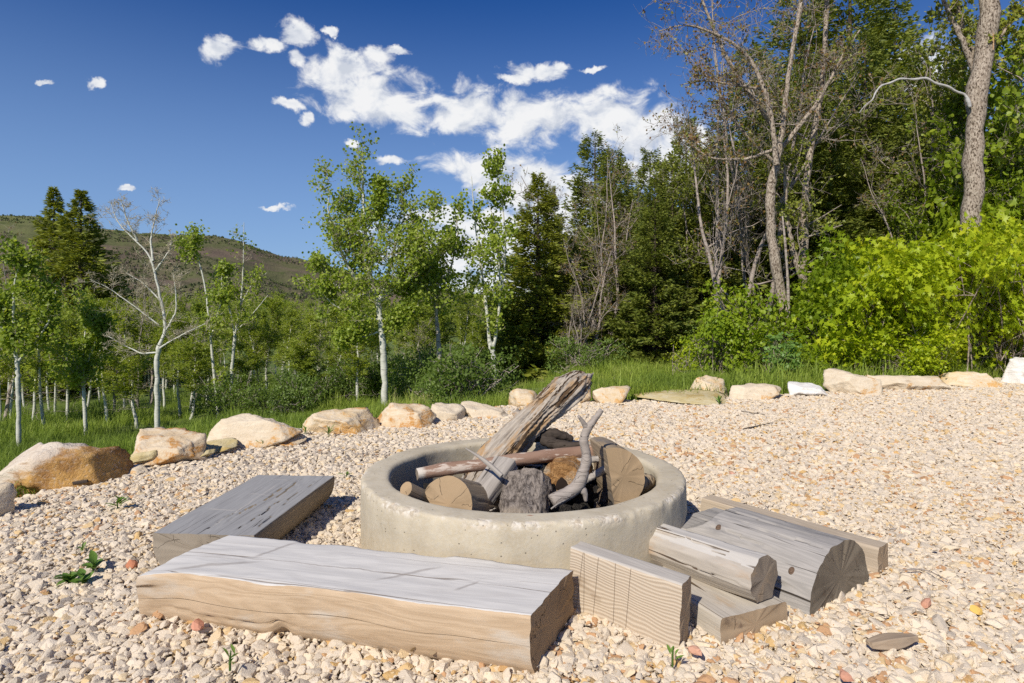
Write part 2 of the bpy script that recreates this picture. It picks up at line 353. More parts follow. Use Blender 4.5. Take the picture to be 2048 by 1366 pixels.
# ------------------------------------------------------------------ boulders
def sandstone(name, base, stain, amt, pale=(.71,.61,.46)):
    m, t = mat(name); o = obj_co(t)
    n1 = t.noise(o, 3.2, 6, .62, .4); n2 = t.noise(t.v('MULTIPLY', o, (4, 4, 16)), 1.5, 6, .65, .5); n3 = t.noise(o, 45, 4, .6)
    c = t.mix(t.step(n2, .35, .68), base, pale)
    st = t.step(t.m('ADD', n1, t.m('MULTIPLY', t.m('SUBTRACT', n2, .5), .35)), .64-amt, .72-amt)
    c = t.mix(t.m('MULTIPLY', st, t.step(n3, .2, .6)), c, stain)
    c = t.mix(t.m('MULTIPLY', t.step(t.noise(o, 7, 5), .62, .75), .5), c, (.25, .15, .08))
    h = t.m('ADD', t.m('MULTIPLY', n3, .35), t.m('ADD', n1, t.m('MULTIPLY', n2, .4)))
    finish(t, c, .93, h, .7, .03, .15); return m
M_R = [sandstone('cream_sandstone', (.63,.52,.37), (.58,.34,.13), .08), sandstone('rusty_sandstone', (.60,.46,.29), (.50,.25,.07), .16),
       sandstone('orange_sandstone', (.64,.48,.28), (.62,.35,.11), .13), sandstone('white_sandstone', (.70,.66,.60), (.55,.45,.30), -.06, (.82,.80,.76)),
       sandstone('yellow_sandstone', (.52,.42,.20), (.46,.33,.11), .1, (.60,.52,.33))]
m, t = mat('rusty_flank_sandstone'); o = obj_co(t)
n1 = t.noise(o, 4, 6, .65, .3); n2 = t.noise(t.v('MULTIPLY', o, (5, 5, 14)), 1.5, 6, .65, .5); n3 = t.noise(o, 50, 5, .65)
dd_ = t.v('DOT_PRODUCT', o, (.75, -.35, -1.25), out=1); st = t.step(t.m('ADD', dd_, t.m('MULTIPLY', t.m('SUBTRACT', n2, .5), .6)), -.32, -.14)
c = t.mix(t.step(n2, .35, .68), (.60, .50, .39), (.72, .64, .53)); c = t.mix(t.m('MULTIPLY', st, t.step(n3, .15, .5)), c, t.mix(t.step(n1, .4, .62), (.33, .17, .06), (.58, .34, .11)))
finish(t, c, .93, t.m('ADD', t.m('MULTIPLY', n3, .5), n1), .8, .03, .15); M_R.append(m)
def boulder(px0, px1, pyt, pyb, seed, mi, label, tilt=0, depth=.6, planes=7, name='boulder', pert=.5, group=None, cat='boulder', zs=None, yaw=0, base=0, pl=None):
    d = F*(CAMH-base)/(pyb-HY); wdt = (px1-px0)/F*d*1.06; hgt = (pyb-pyt)/F*d*.93; dep = wdt*depth
    sub = 5 if wdt > .55 else 4
    V, Fc = rock_v(sub, seed, planes, .010, .03, (wdt/2, dep/2, hgt*.66), pert, pl)
    V = V + .014*fbm(V*9+seed, seed+9, 4)[:, None]*np.array([1, 1, 1])
    ang = math.radians(tilt); ca, sa = math.cos(ang), math.sin(ang)
    x, y, z = V.T; V = np.stack([x*ca-z*sa*1, y, x*sa+z*ca], -1)
    V[:, 0] *= wdt/np.ptp(V[:, 0]); V[:, 2] *= hgt*1.35/np.ptp(V[:, 2])
    V[:, 2] -= V[:, 2].max(); V[:, 2] += hgt
    V[:, 0] -= (V[:, 0].max()+V[:, 0].min())/2
    cxp = ((px0+px1)/2-CX)/F*(d+dep*.25)
    # origin at the foot of the stone
    me = make_mesh(name, V, [Fc], [M_R[mi]])
    o = link(name, me, loc=(cxp, d+dep*.30, base)); o.rotation_euler = (0, 0, math.radians(yaw)); prop(o, label, cat, group or 'boulders edging the gravel'); return o
B_ = boulder
B_(-112, -2, 978, 1052, 1, 0, 'cream boulder cut off by the left edge, nearest to the viewer', 0, .9)
B_(8, 232, 885, 978, 2, 5, 'largest boulder, cream top with a rusty orange flank, second from the left', 0, .55, 8, yaw=12, pl=[(-.62,-.25,.75,.62), (-.5,-.85,.15,.66), (.05,-.5,.86,.62), (.15,.3,.95,.66), (.25,-.95,.1,.60), (.92,-.3,.25,.86), (-.95,0,.1,.95), (0,1,0,.8), (0,0,-1,.8), (-.2,-.8,-.5,.7), (.6,-.3,.75,.80)])
B_(252, 405, 866, 932, 3, 1, 'rounded boulder with brown pitted top, right of the largest rusty boulder', 3, .7)
B_(412, 600, 829, 894, 4, 0, 'long cream boulder with orange streak on its left end, above the slabs', 8, .5, 10)
B_(600, 752, 822, 868, 5, 2, 'banded cream and yellow boulder left of the orange stained boulder', 4, .6)
B_(738, 868, 808, 856, 6, 1, 'orange stained boulder with speckled face, behind the fire ring at left', 0, .6)
B_(853, 928, 808, 842, 7, 0, 'small pale grey cream boulder right of the orange stained boulder', 0, .7)
B_(918, 1020, 806, 836, 8, 0, 'low flat cream boulder left of the driftwood log', 0, .6)
B_(1018, 1086, 776, 816, 9, 2, 'squarish orange boulder behind the driftwood log, left side', 0, .8)
B_(1132, 1181, 768, 807, 10, 2, 'small orange boulder peeking out right of the driftwood top', 0, .8)
B_(1186, 1264, 773, 807, 11, 2, 'pyramid shaped cream boulder with orange patches, behind the forked branch', 0, .8, 8)
B_(1384, 1460, 751, 794, 12, 2, 'blocky tan orange boulder standing behind the yellow flagstone', 0, .8, 7, pert=.3)
B_(1456, 1564, 767, 800, 13, 0, 'pale wedge boulder rising to the right, beside the yellow flagstone', 9, .6, 8)
B_(1574, 1652, 765, 794, 14, 3, 'low whitish boulder between the wedge boulder and the peaked boulder', 0, .7)
B_(1654, 1754, 739, 790, 15, 0, 'peaked pale boulder with brown veins, under the leafy maple', 0, .8, 8, pert=.5)
B_(1745, 1902, 750, 780, 16, 0, 'long flat topped pale boulder right of the peaked boulder', -2, .5, 10, pert=.3)
B_(1893, 2022, 743, 776, 17, 2, 'low cream boulder with faint orange marks, left of the white boulder', 5, .6)
B_(1998, 2100, 712, 768, 18, 3, 'white boulder cut off by the right edge', 10, .7)
B_(2110, 2240, 715, 758, 19, 0, 'cream boulder beyond the white boulder', 0, .7)
# flat slabs
def slab(px0, px1, py_c, thick, seed, mi, label, depth=.6, yaw=0, z=0, tilt=(0, 0)):
    d = F*(CAMH)/(py_c-HY); wdt = (px1-px0)/F*d
    V, Fc = rock_v(4, seed, 8, .02, .02, (wdt/2, wdt/2*depth, thick/2), .35)
    V[:, 2] += .006*fbm(V*14, seed, 3)
    o = link('flagstone', make_mesh('flagstone', V, [Fc], [M_R[mi]]), loc=(((px0+px1)/2-CX)/F*d, d, thick*.35+z))
    o.rotation_euler = (tilt[0], tilt[1], math.radians(yaw)); prop(o, label, 'flagstone', 'loose flat stones on the gravel'); return o
slab(1262, 1462, 800, .13, 41, 4, 'broad yellow flagstone at the far gravel edge, in front of the blocky orange boulder', .75)
slab(380, 492, 905, .06, 42, 4, 'thin tan flagstone leaning over another, right of the rounded boulder', .6, 12, .03, (.1, -.12))
slab(372, 432, 921, .06, 43, 4, 'narrow yellowish flagstone, lowest of the two by the rounded boulder', .5, 35, .02, (.1, -.3))
slab(468, 496, 892, .07, 44, 2, 'small bright orange stone on the end of the tan flagstone', .8, 10, .03)
slab(536, 612, 890, .06, 45, 1, 'pinkish brown flagstone on the gravel in front of the banded boulder', .7, -8, .02, (.15, 0))
slab(262, 318, 935, .09, 46, 4, 'upright yellow shard leaning on the rounded boulder', .4, 20, .05, (.4, -.25))
slab(236, 300, 945, .05, 47, 0, 'flat grey tan flagstone beneath the yellow shard', .7, -10, .01)

# ------------------------------------------------------------------ wood
def wood_mat(name, cA, cB, crack=(.06,.045,.03), cw=.010, lines=12, blotch=None, bl=(.5, .7), dens=8, seed=0.0, knots=0, bump=.6, rough=.85):
    m, t = mat(name); o = t.v('ADD', obj_co(t), (seed, seed*.7, seed*.3))
    g = t.noise(t.v('MULTIPLY', o, (2.2, 60, 60)), 1, 5, .65, .2)
    g2 = t.noise(t.v('MULTIPLY', o, (1.2, lines, lines)), 1, 4, .5, .6)
    band = t.m('FRACT', t.m('MULTIPLY', g2, 9)); band = t.m('ABSOLUTE', t.m('SUBTRACT', band, .5))
    c = t.mix(t.m('ADD', t.m('MULTIPLY', g, .6), t.m('MULTIPLY', band, .8), clamp=True), cA, cB)
    if blotch: c = t.mix(t.step(t.noise(t.v('MULTIPLY', o, (3, 9, 9)), 1, 5, .65), *bl), c, blotch)
    nc = t.noise(t.v('MULTIPLY', o, (.22, dens*1.5, dens*1.5)), 1, 3, .45, .12)
    gate = t.step(t.noise(t.v('MULTIPLY', o, (1.6, 7, 7)), 1, 2), .40, .5)
    ck = t.m('MULTIPLY', t.m('SUBTRACT', 1, t.step(t.m('ABSOLUTE', t.m('SUBTRACT', nc, .5)), cw*.35, cw*1.1)), gate)
    c = t.mix(ck, c, crack)
    h = t.m('ADD', t.m('MULTIPLY', g, .25), t.m('SUBTRACT', t.m('MULTIPLY', band, .25), t.m('MULTIPLY', ck, 1.5)))
    finish(t, c, rough, h, bump, .008, .15); return m
def end_mat(name, cA, cB, cy=0, cz=0, ring=70, crack=(.05,.035,.025), ncr=5, cw=.03, blotch=(.25,.2,.15), bl=(.55, .8)):
    m, t = mat(name); o = obj_co(t)
    p = t.v('SUBTRACT', o, (0, cy, cz)); s = t.n('ShaderNodeSeparateXYZ', _0=p).outputs
    wob = t.noise(o, 8, 3, .5)
    r = t.m('SQRT', t.m('ADD', t.m('MULTIPLY', s[1], s[1]), t.m('MULTIPLY', s[2], s[2])))
    rr = t.m('ADD', r, t.m('MULTIPLY', wob, .03))
    rg = t.m('MULTIPLY', t.m('FRACT', t.m('MULTIPLY', rr, ring*2)), t.m('ADD', .25, t.m('MULTIPLY', t.noise(o, 22, 3), .9)), clamp=True)
    c = t.mix(rg, cA, cB)
    c = t.mix(t.m('MULTIPLY', t.step(t.noise(o, 11, 5, .65), *bl), .8), c, blotch)
    ang = t.m('ARCTAN2', s[2], s[1]); K = ncr*3
    ta = t.m('ADD', t.m('MULTIPLY', ang, K/(2*PI)), t.m('ADD', t.m('MULTIPLY', wob, 2.2), t.m('MULTIPLY', t.noise(o, 40, 2), .35)))
    cell = t.n('ShaderNodeTexWhiteNoise', dict(noise_dimensions='1D')); t.set(cell.inputs['W'], t.m('FLOOR', ta)); cv = cell.outputs['Value']
    w_ = t.m('MULTIPLY', t.m('ABSOLUTE', t.m('SUBTRACT', t.m('FRACT', ta), .5)), t.m('MULTIPLY', t.m('ADD', r, .004), 2*PI/K))
    ck = t.m('MULTIPLY', t.m('SUBTRACT', 1, t.step(w_, cw*.02, cw*.05)), t.m('MULTIPLY', t.m('GREATER_THAN', r, t.m('MULTIPLY', cv, .11)), t.m('GREATER_THAN', cv, .42)))
    arc = t.m('MULTIPLY', t.m('ABSOLUTE', t.m('SUBTRACT', t.m('FRACT', t.m('MULTIPLY', rr, 14)), .5)), 1/14)
    ck2 = t.m('MULTIPLY', t.m('SUBTRACT', 1, t.step(arc, cw*.02, cw*.045)), t.step(t.noise(o, 13, 1), .60, .62))
    ck = t.m('MAXIMUM', ck, ck2)
    c = t.mix(t.m('MULTIPLY', ck, .8), c, crack); c = t.mix(t.m('MULTIPLY', t.step(t.noise(o, 5, 3), .45, .7), .4), c, tuple(q*.6 for q in cA))
    h = t.m('SUBTRACT', t.m('MULTIPLY', rg, .2), t.m('MULTIPLY', ck, 1.5))
    finish(t, c, .9, h, .6, .006, .1); return m
def resample(poly, n):
    P = np.array(poly + [poly[0]], float); s = np.concatenate([[0], np.cumsum(np.hypot(*np.diff(P, axis=0).T))])
    u = np.linspace(0, s[-1], n, endpoint=False); return np.stack([np.interp(u, s, P[:, i]) for i in (0, 1)], -1)
def half_poly(w_, h_, n=26, side=.25, flat='top', power=2.3):
    """flat topped half log, y across, z down from 0"""
    pts = [(-w_/2+.004, 0)]
    for i in range(n+1):
        a = PI*(i/n); cx = -math.cos(a); sx = math.sin(a)
        pts.append((w_/2*np.sign(cx)*abs(cx)**(2/power), -h_*side*.3-(h_*(1-side*.3))*abs(sx)**(2/power)))
    pts.append((w_/2-.004, 0))
    if flat == 'bottom': pts = [(-y, -z) for y, z in pts]
    return pts
def loft(name, poly, L, mats, nx=60, nt=72, nfn=None, amp=.004, fx=2.0, fr=14, seed=0, skew=0, taper=None, bend=None, parent=None, endrough=.004, cut=None, subm=None, grooves=()):
    """mats = (side, end[, top]); local x along the log. nfn(x, yz)->extra scale"""
    P = resample(poly, nt); cen = P.mean(0); xs = np.linspace(0, L, nx)
    Xg = np.repeat(xs, nt).reshape(nx, nt); Q = np.repeat(P[None], nx, 0).copy()
    if taper is not None: Q = cen + (Q-cen)*np.array([taper(x/L) for x in xs])[:, None, None]
    d = Q-cen; rad = np.linalg.norm(d, axis=2, keepdims=True)+1e-6
    N = fbm(np.stack([Xg*fx, Q[..., 0]*fr, Q[..., 1]*fr], -1)+seed*3.1, seed, 4)
    Q = Q + d/rad*(amp*N)[..., None]
    if nfn is not None: Q = nfn(Xg, Q, cen)
    if cut is not None: Q = cut(Xg, Q)
    for gi_, (gf, x0, x1, dp, dr) in enumerate(grooves):
        for ix in range(nx):
            x = xs[ix]
            if not (x0 < x/L < x1): continue
            j = int(round((gf+dr*(x/L-x0)+.012*vnoise(np.array([x*9, gi_*3.3, seed*1.0]), 7))*nt)) % nt
            wq = min(1, 6*(x/L-x0), 6*(x1-x/L))*dp*(.7+.5*vnoise(np.array([x*30, gi_*1.7, 0.]), 9)); vv = cen-Q[ix, j]; Q[ix, j] = Q[ix, j]+vv/(np.linalg.norm(vv)+1e-9)*wq
    Xn = Xg + skew*Q[..., 0]
    # rough ends
    er = endrough*fbm(np.stack([Q[..., 0]*25, Q[..., 1]*25, Q[..., 0]*0], -1), seed+50, 3); Xn[0] += er[0]; Xn[-1] += er[-1]
    B = np.zeros((nx, 2))
    if bend is not None: B = np.array([bend(x/L) for x in xs])
    V = np.stack([Xn, Q[..., 0]+B[:, None, 0], Q[..., 1]+B[:, None, 1]], -1).reshape(-1, 3)
    id_ = np.arange(nx*nt).reshape(nx, nt); n1 = np.roll(id_, -1, 1)
    side = np.stack([id_[:-1], n1[:-1], n1[1:], id_[1:]], -1).reshape(-1, 4)
    Vs = [V]; Fs = [side]; mi = [np.zeros(len(side), int)]
    if len(mats) > 2:
        a = V[side]; nrm = np.cross(a[:, 1]-a[:, 0], a[:, 3]-a[:, 0]); nrm /= np.linalg.norm(nrm, axis=1)[:, None]+1e-9
        top = np.abs(nrm[:, 2]) > .62; zc = a[:, :, 2].mean(1); top &= zc > V[:, 2].max()-.035; mi[0][top] = 2
    base = len(V)
    for e, ring, fl in ((0, id_[0], True), (nx-1, id_[-1], False)):
        R0 = V[ring]; c0 = R0.mean(0); prev = ring
        dup = R0.copy(); Vs.append(dup); prev = np.arange(base, base+nt); base += nt
        for f_ in (.66, .33):
            R1 = c0+(R0-c0)*f_; R1[:, 0] = np.interp(f_, [0, 1], [0, 1])*(R0[:, 0]-c0[0]-skew*(R0[:, 1]-c0[1]))+c0[0]+skew*(R1[:, 1]-c0[1])
            Vs.append(R1); cur = np.arange(base, base+nt); base += nt
            qd = np.stack([prev, cur, np.roll(cur, -1), np.roll(prev, -1)], -1); Fs.append(qd if not fl else qd[:, ::-1]); mi.append(np.ones(nt, int)); prev = cur
        Vs.append(c0[None]); tr = np.stack([prev, np.full(nt, base), np.roll(prev, -1)], -1); Fs.append(tr if not fl else tr[:, ::-1]); mi.append(np.ones(nt, int)); base += 1
    order = [f for f in Fs if f.shape[1] == 4]+[f for f in Fs if f.shape[1] == 3]
    mo = [m_ for f, m_ in zip(Fs, mi) if f.shape[1] == 4]+[m_ for f, m_ in zip(Fs, mi) if f.shape[1] == 3]
    me = make_mesh(name, np.concatenate(Vs), order, mats, np.concatenate(mo))
    me.flip_normals() if False else None
    return link(name, me, parent)
def orient(o, p0, p1, roll=0.0):
    x = (Vector(p1)-Vector(p0)).normalized(); up = Vector((0, 0, 1)) if abs(x.z) < .97 else Vector((0, 1, 0))
    y = up.cross(x).normalized(); z = x.cross(y)
    M = Matrix((x, y, z)).transposed().to_4x4() @ Matrix.Rotation(roll, 4, 'X'); M.translation = Vector(p0); o.matrix_world = M; return o
box_poly = lambda w_, h_, r=.006, b=-.035: [(-w_/2+r, b), (w_/2-r, b), (w_/2, b+r), (w_/2, h_-r), (w_/2-r, h_), (-w_/2+r, h_), (-w_/2, h_-r), (-w_/2, b+r)]

W_BTOP = wood_mat('bleached_bench_top', (.55,.53,.495), (.70,.675,.63), (.30,.26,.22), .005, 9, (.56,.53,.49), (.55, .8), 5, 1.0, bump=.3)
def add_marks(m, marks, col):
    t = NT(m.node_tree); b = [n for n in m.node_tree.nodes if n.type == 'BSDF_PRINCIPLED'][0]; src = b.inputs['Base Color'].links[0].from_socket
    o = obj_co(t); sx = t.n('ShaderNodeSeparateXYZ', _0=o).outputs; wob = t.m('MULTIPLY', t.m('SUBTRACT', t.noise(o, 7, 4), .5), .05); tot = None
    for (x0, y0, ax, ay, ln, wd) in marks:
        u = t.m('ADD', t.m('MULTIPLY', t.m('SUBTRACT', sx[0], x0), ax), t.m('MULTIPLY', t.m('SUBTRACT', sx[1], y0), ay)); v = t.m('ADD', t.m('SUBTRACT', t.m('MULTIPLY', t.m('SUBTRACT', sx[0], x0), ay), t.m('MULTIPLY', t.m('SUBTRACT', sx[1], y0), ax)), wob)
        f = t.m('MULTIPLY', t.m('SUBTRACT', 1, t.step(t.m('ABSOLUTE', v), wd*.1, wd)), t.m('SUBTRACT', 1, t.step(t.m('ABSOLUTE', u), ln*.5, ln))); tot = f if tot is None else t.m('MAXIMUM', tot, f)
    t.set(b.inputs['Base Color'], t.mix(t.m('MULTIPLY', tot, .7), src, col))
add_marks(W_BTOP, [(.36, .10, .35, .94, .13, .018), (1.02, .02, .75, .66, .16, .016), (1.28, -.03, .6, .8, .07, .012), (.7, .0, .999, .02, .75, .006), (.22, -.1, .9, .4, .2, .02)], (.34, .31, .28))
W_BSIDE = wood_mat('tan_bench_side', (.40,.285,.175), (.63,.49,.34), (.09,.06,.035), .005, 9, (.56,.49,.40), (.5, .72), 5, 2.0)
E_B = end_mat('dark_bench_end', (.34,.23,.13), (.46,.33,.20), 0, -.02, 70)
W_GTOP = wood_mat('grey_bench_top', (.27,.265,.26), (.38,.375,.365), (.05,.04,.035), .005, 10, (.38,.37,.35), (.58, .8), 7, 5.0, bump=.4)
add_marks(W_GTOP, [(.50, .02, .999, .01, .45, .006), (.35, .1, .1, .99, .1, .012), (.62, .03, .15, .98, .09, .008), (.92, .05, .1, .99, .07, .007)], (.46, .43, .39))
W_GSIDE = wood_mat('brown_grey_bench_side', (.24,.19,.13), (.36,.29,.20), (.05,.035,.02), .008, 12, None, (.5, .7), 7, 6.0)
E_G = end_mat('cracked_grey_bench_end', (.27,.23,.18), (.40,.345,.27), .05, -.01, 75, ncr=6)
# front bench
p_nl, p_nr, p_fr = gp(280, 1140, .2), gp(1060, 1232, .2), gp(1147, 1137, .2)
Lb = float(np.linalg.norm((p_nr-p_nl)[:2])); ux = (p_nr-p_nl)/Lb; uy = np.array([-ux[1], ux[0], 0])
wv = p_fr-p_nr; wb = float(wv @ uy); sk = float(wv @ ux)/wb
def bench_cut(Xg, Q):
    Q = Q.copy()
    e = np.exp(-((Xg-.62)/.035)**2)*np.clip((-Q[..., 1]-.13)/.05, 0, 1); Q[..., 1] += .035*e     # notch along the lower front edge
    wv_ = .004*np.sin(Xg*9)+.004*vnoise(np.stack([Xg*6, Xg*0, Xg*0], -1), 4)
    ed = np.exp(-((np.abs(Q[..., 0])-wb/2)/.02)**2)*np.clip((Q[..., 1]+.04)/.03, 0, 1); Q[..., 1] -= ed*.010*np.clip(fbm(np.stack([Xg*7, Q[..., 0]*9, Xg*0], -1), 45, 4)+.15, 0, 1.2)
    Q[..., 1] += .0012*fbm(np.stack([Xg*4, Q[..., 0]*40, Xg*0], -1), 46, 3)*(Q[..., 1] > -.03)
    front = Q[..., 0] < -.17; Q[..., 0] += np.where(front, wv_*1.5, 0)
    tl = np.clip(1-Xg/.28, 0, 1)**2; Q[..., 0] += np.where(Q[..., 0] < 0, -.01*tl, 0); Q[..., 1] -= np.where(Q[..., 1] > -.05, tl*.02*np.clip((-Q[..., 0]-.02)/.15, 0, 1), 0)
    return Q
b1 = loft('log_bench', half_poly(wb, .265, power=3.3), Lb, (W_BSIDE, E_B, W_BTOP), 140, 110, amp=.0035, fx=2.5, fr=9, seed=11, skew=sk, cut=bench_cut, bend=lambda s: (.012*math.sin(s*PI), .003*math.sin(s*6)), grooves=[(.30, .0, .6, .010, .0), (.40, .2, 1.01, .010, .01), (.13, -.01, .5, .012, .01)])
c0 = p_nl+uy*wb/2+ux*sk*wb/2; orient(b1, c0, c0+ux); prop(b1, 'pale bleached flat-topped half log bench, nearest to the viewer', 'bench', 'half log benches by the fire ring')
pA, pB_, pC, pD = gp(298, 1068, .2), gp(514, 1069, .2), gp(668, 953, .2), gp(515, 949, .2)
n0 = (pA+pB_)/2; n1_ = (pC+pD)/2
b2 = loft('log_bench', half_poly(.50, .21, power=2.5), float(np.linalg.norm(n1_-n0)), (W_GSIDE, E_G, W_GTOP), 110, 150, amp=.004, fx=2.5, fr=9, seed=12, grooves=[(i_/150, a_, b_, .010, .004) for i_, a_, b_ in ((118, -.01, .5), (124, .1, .9), (130, .4, 1.01), (136, -.01, .7), (142, .3, 1.01), (146, -.01, .4))])
orient(b2, n0, n1_); prop(b2, 'dark grey flat-topped half log bench behind the pale one, left of the fire ring', 'bench', 'half log benches by the fire ring')

# timbers right of the ring
W_T = wood_mat('striped_timber', (.36,.285,.205), (.62,.53,.42), (.10,.07,.045), .006, 26, (.30,.21,.13), (.62, .8), 6, 3.0)
def striped():
    m, t = mat('striped_timber'); o = obj_co(t); sx = t.n('ShaderNodeSeparateXYZ', _0=o).outputs
    wv_ = t.noise(t.v('MULTIPLY', o, (1.5, 3, 3)), 1, 3, .5); g = t.noise(t.v('MULTIPLY', o, (3, 80, 80)), 1, 4, .6)
    st = t.m('ADD', .5, t.m('MULTIPLY', t.m('SINE', t.m('MULTIPLY', t.m('ADD', sx[2], t.m('MULTIPLY', wv_, .22)), 420)), .5))
    c = t.mix(t.m('ADD', t.m('MULTIPLY', st, .75), t.m('MULTIPLY', g, .3), clamp=True), (.42, .33, .235), (.60, .51, .395))
    c = t.mix(t.m('MULTIPLY', t.step(t.noise(t.v('MULTIPLY', o, (5, 9, 9)), 1, 4), .58, .72), .45), c, (.26, .18, .11))
    cut = None
    for x0, sl in ((.44, .08), (.405, -.05), (.36, .04), (.27, -.02), (.215, .03)):
        d = t.m('ABSOLUTE', t.m('SUBTRACT', t.m('ADD', sx[0], t.m('MULTIPLY', sx[2], sl)), x0)); d = t.m('SUBTRACT', 1, t.step(d, .0006, .0016)); cut = d if cut is None else t.m('MAXIMUM', cut, d)
    c = t.mix(t.m('MULTIPLY', cut, .75), c, (.12, .08, .05))
    finish(t, c, .85, t.m('SUBTRACT', t.m('MULTIPLY', st, .5), cut), .5, .004, .15); return m
W_T = striped()
W_TT = wood_mat('grey_timber_top', (.42,.38,.33), (.56,.52,.46), (.2,.16,.12), .006, 14, None, (.5, .7), 5, 3.5)
E_T = end_mat('timber_end', (.40,.29,.18), (.52,.40,.27), -.2, .05, 95, ncr=3, blotch=(.2,.14,.10), bl=(.58,.7))
def put(poly, p0, p1, mats, label, name, cat, roll=0, **k):
    L = float(np.linalg.norm(np.array(p1)-np.array(p0))); o = loft(name, poly, L, mats, **k); orient(o, p0, p1, roll); return prop(o, label, cat, k.get('group'))
q0 = gp(1357, 1295, 0); q1 = gp(1134, 1072, .24); q1 = np.array([.232, 2.61, .03]); dv = (q1-q0)/np.linalg.norm(q1-q0); pr = np.array([-dv[1], dv[0], 0])*-1; pr /= np.linalg.norm(pr)
q0c = q0+pr*.05; q1c = q1+pr*.05
tm = put(box_poly(.10, .235, .008), q0c, q1c, (W_T, E_T, W_TT), 'short striped timber standing on its narrow edge, right of the pale bench', 'timber_block', 'timber', amp=.0025, fx=2, fr=9, seed=21, nx=50, nt=96)
bl0 = gp(1450, 1280, 0); br0 = gp(1583, 1243, 0); mid0 = (bl0+br0)/2; wd = np.linalg.norm(br0-bl0); fdir = (br0-bl0)/wd; bdir = np.array([-fdir[1], fdir[0], 0])
W_F = wood_mat('pale_board_wood', (.40,.35,.28), (.57,.52,.44), (.14,.10,.06), .008, 14, (.47,.36,.24), (.55, .75), 6, 7.0)
put(box_poly(wd, .085, .008), mid0-fdir*.02+np.array([0, 0, .0]), mid0-fdir*.02+bdir*.48, (W_F, E_T), 'thick flat block beneath the chamfered log, ends facing the viewer', 'timber_block', 'timber', amp=.003, seed=22, nx=40, nt=96)
W_C = wood_mat('weathered_tan_wood', (.37,.33,.28), (.52,.47,.40), (.12,.085,.06), .005, 9, (.44,.33,.23), (.52, .72), 6, 9.0)
W_C2 = wood_mat('white_flaked_wood', (.45,.42,.38), (.58,.55,.50), (.12,.085,.06), .005, 9, (.70,.67,.62), (.60, .70), 6, 9.6)
E_C = end_mat('grey_brown_end', (.20,.165,.13), (.34,.28,.215), .0, .03, 60, ncr=3, blotch=(.42,.31,.2), bl=(.5,.7))
cham = [(-.05, -.088), (.05, -.085), (.093, -.02), (.085, .035), (.03, .085), (-.03, .09), (-.088, .05), (-.10, -.01)]
put(cham, (1.005, 2.50, .178), (.665, 2.98, .15), (W_C, E_C, W_C2), 'short chamfered log with a dark cracked end, resting on the flat block', 'cut_log', 'log', amp=.004, seed=23, nx=60, nt=100, grooves=[(.1, -.01, .8, .010, .01), (.3, -.01, .6, .012, .01), (.5, .2, 1.01, .010, 0), (.62, -.01, .7, .012, 0), (.72, -.01, 1.01, .010, .01), (.85, -.01, .5, .012, 0), (.92, .3, 1.01, .008, 0)])
W_K = wood_mat('grey_knotty_log', (.26,.245,.225), (.46,.43,.395), (.06,.05,.04), .0055, 16, (.17,.165,.165), (.55, .75), 5, 12.0)
E_K = end_mat('dark_half_log_end', (.20,.165,.12), (.30,.25,.185), 0, .05, 80, ncr=3, blotch=(.13,.09,.06), bl=(.55,.75))
ne = (gp(1603, 1232, 0)+gp(1752, 1170, 0))/2; fv = gp(1752, 1170, 0)-gp(1603, 1232, 0); kw = float(np.linalg.norm(fv)); fv /= kw; kd = np.array([-fv[1], fv[0], 0])
kdir = (kd*.97-fv*.10); kdir /= np.linalg.norm(kdir)
def notch(Xg, Q):
    Q = Q.copy(); s = Xg-.56; lim = np.where(s > 0, .235-np.clip(s*9, 0, 1)**.5*.075, 9)
    Q[..., 1] = np.minimum(Q[..., 1], lim); return Q
klog = put(half_poly(kw*.97, .25, side=.1, flat='bottom', power=2.1), ne, ne+kdir*.78, (W_K, E_K), 'large grey half log lying flat side down, with round knots and a saw notch', 'half_log', 'log', amp=.005, seed=24, nx=120, nt=130, cut=notch, grooves=[(i_/130, a_, b_, .014, .006) for i_, a_, b_ in ((10, -.01, .7), (22, .2, .8), (30, -.01, .6), (38, .1, 1.01), (47, -.01, .5), (55, .3, .8), (64, -.01, .6), (16, .4, 1.01))])
# knots as parts
m, t = mat('knot_wood'); o = obj_co(t); r_ = t.v('LENGTH', t.v('MULTIPLY', o, (1, 1, 0)), out=1)
finish(t, t.mix(t.m('FRACT', t.m('MULTIPLY', t.m('ADD', r_, t.m('MULTIPLY', t.noise(o, 30), .01)), 160)), (.07, .045, .03), (.20, .13, .085)), .8, r_, .5)
def knot(parent, x, ang, rx, rz, kwid, kh):
    V, Fc = ICO[3]; V = V*np.array([rx, rz, .014]); y = -kwid/2*math.cos(ang)*1.0; z = kh*math.sin(ang)
    o = link('knot', make_mesh('knot', V, [Fc], [m]), parent); nv = Vector((0, y/(kwid/2)**2, z/kh**2)).normalized()
    o.location = (x, y, z-.001); o.rotation_euler = nv.to_track_quat('Z', 'X').to_euler()
knot(klog, .10, PI-.62, .019, .014, kw*.97, .25); knot(klog, .50, PI-.95, .018, .013, kw*.97, .25)
W_P = wood_mat('tan_plank_wood', (.40,.32,.23), (.56,.47,.36), (.14,.09,.06), .006, 12, None, (.5, .7), 6, 15.0)
pk0 = gp(1776, 1137, 0); pk1 = gp(1424, 1030, 0); pkd = (pk1-pk0)/np.linalg.norm(pk1-pk0); pkn = np.array([-pkd[1], pkd[0], 0])
put(box_poly(.11, .125, .006), pk0+pkn*.055, pk1+pkn*.055, (W_P, E_T), 'tan timber lying behind the large grey half log', 'timber_block', 'timber', amp=.002, seed=25, nx=50, nt=96)
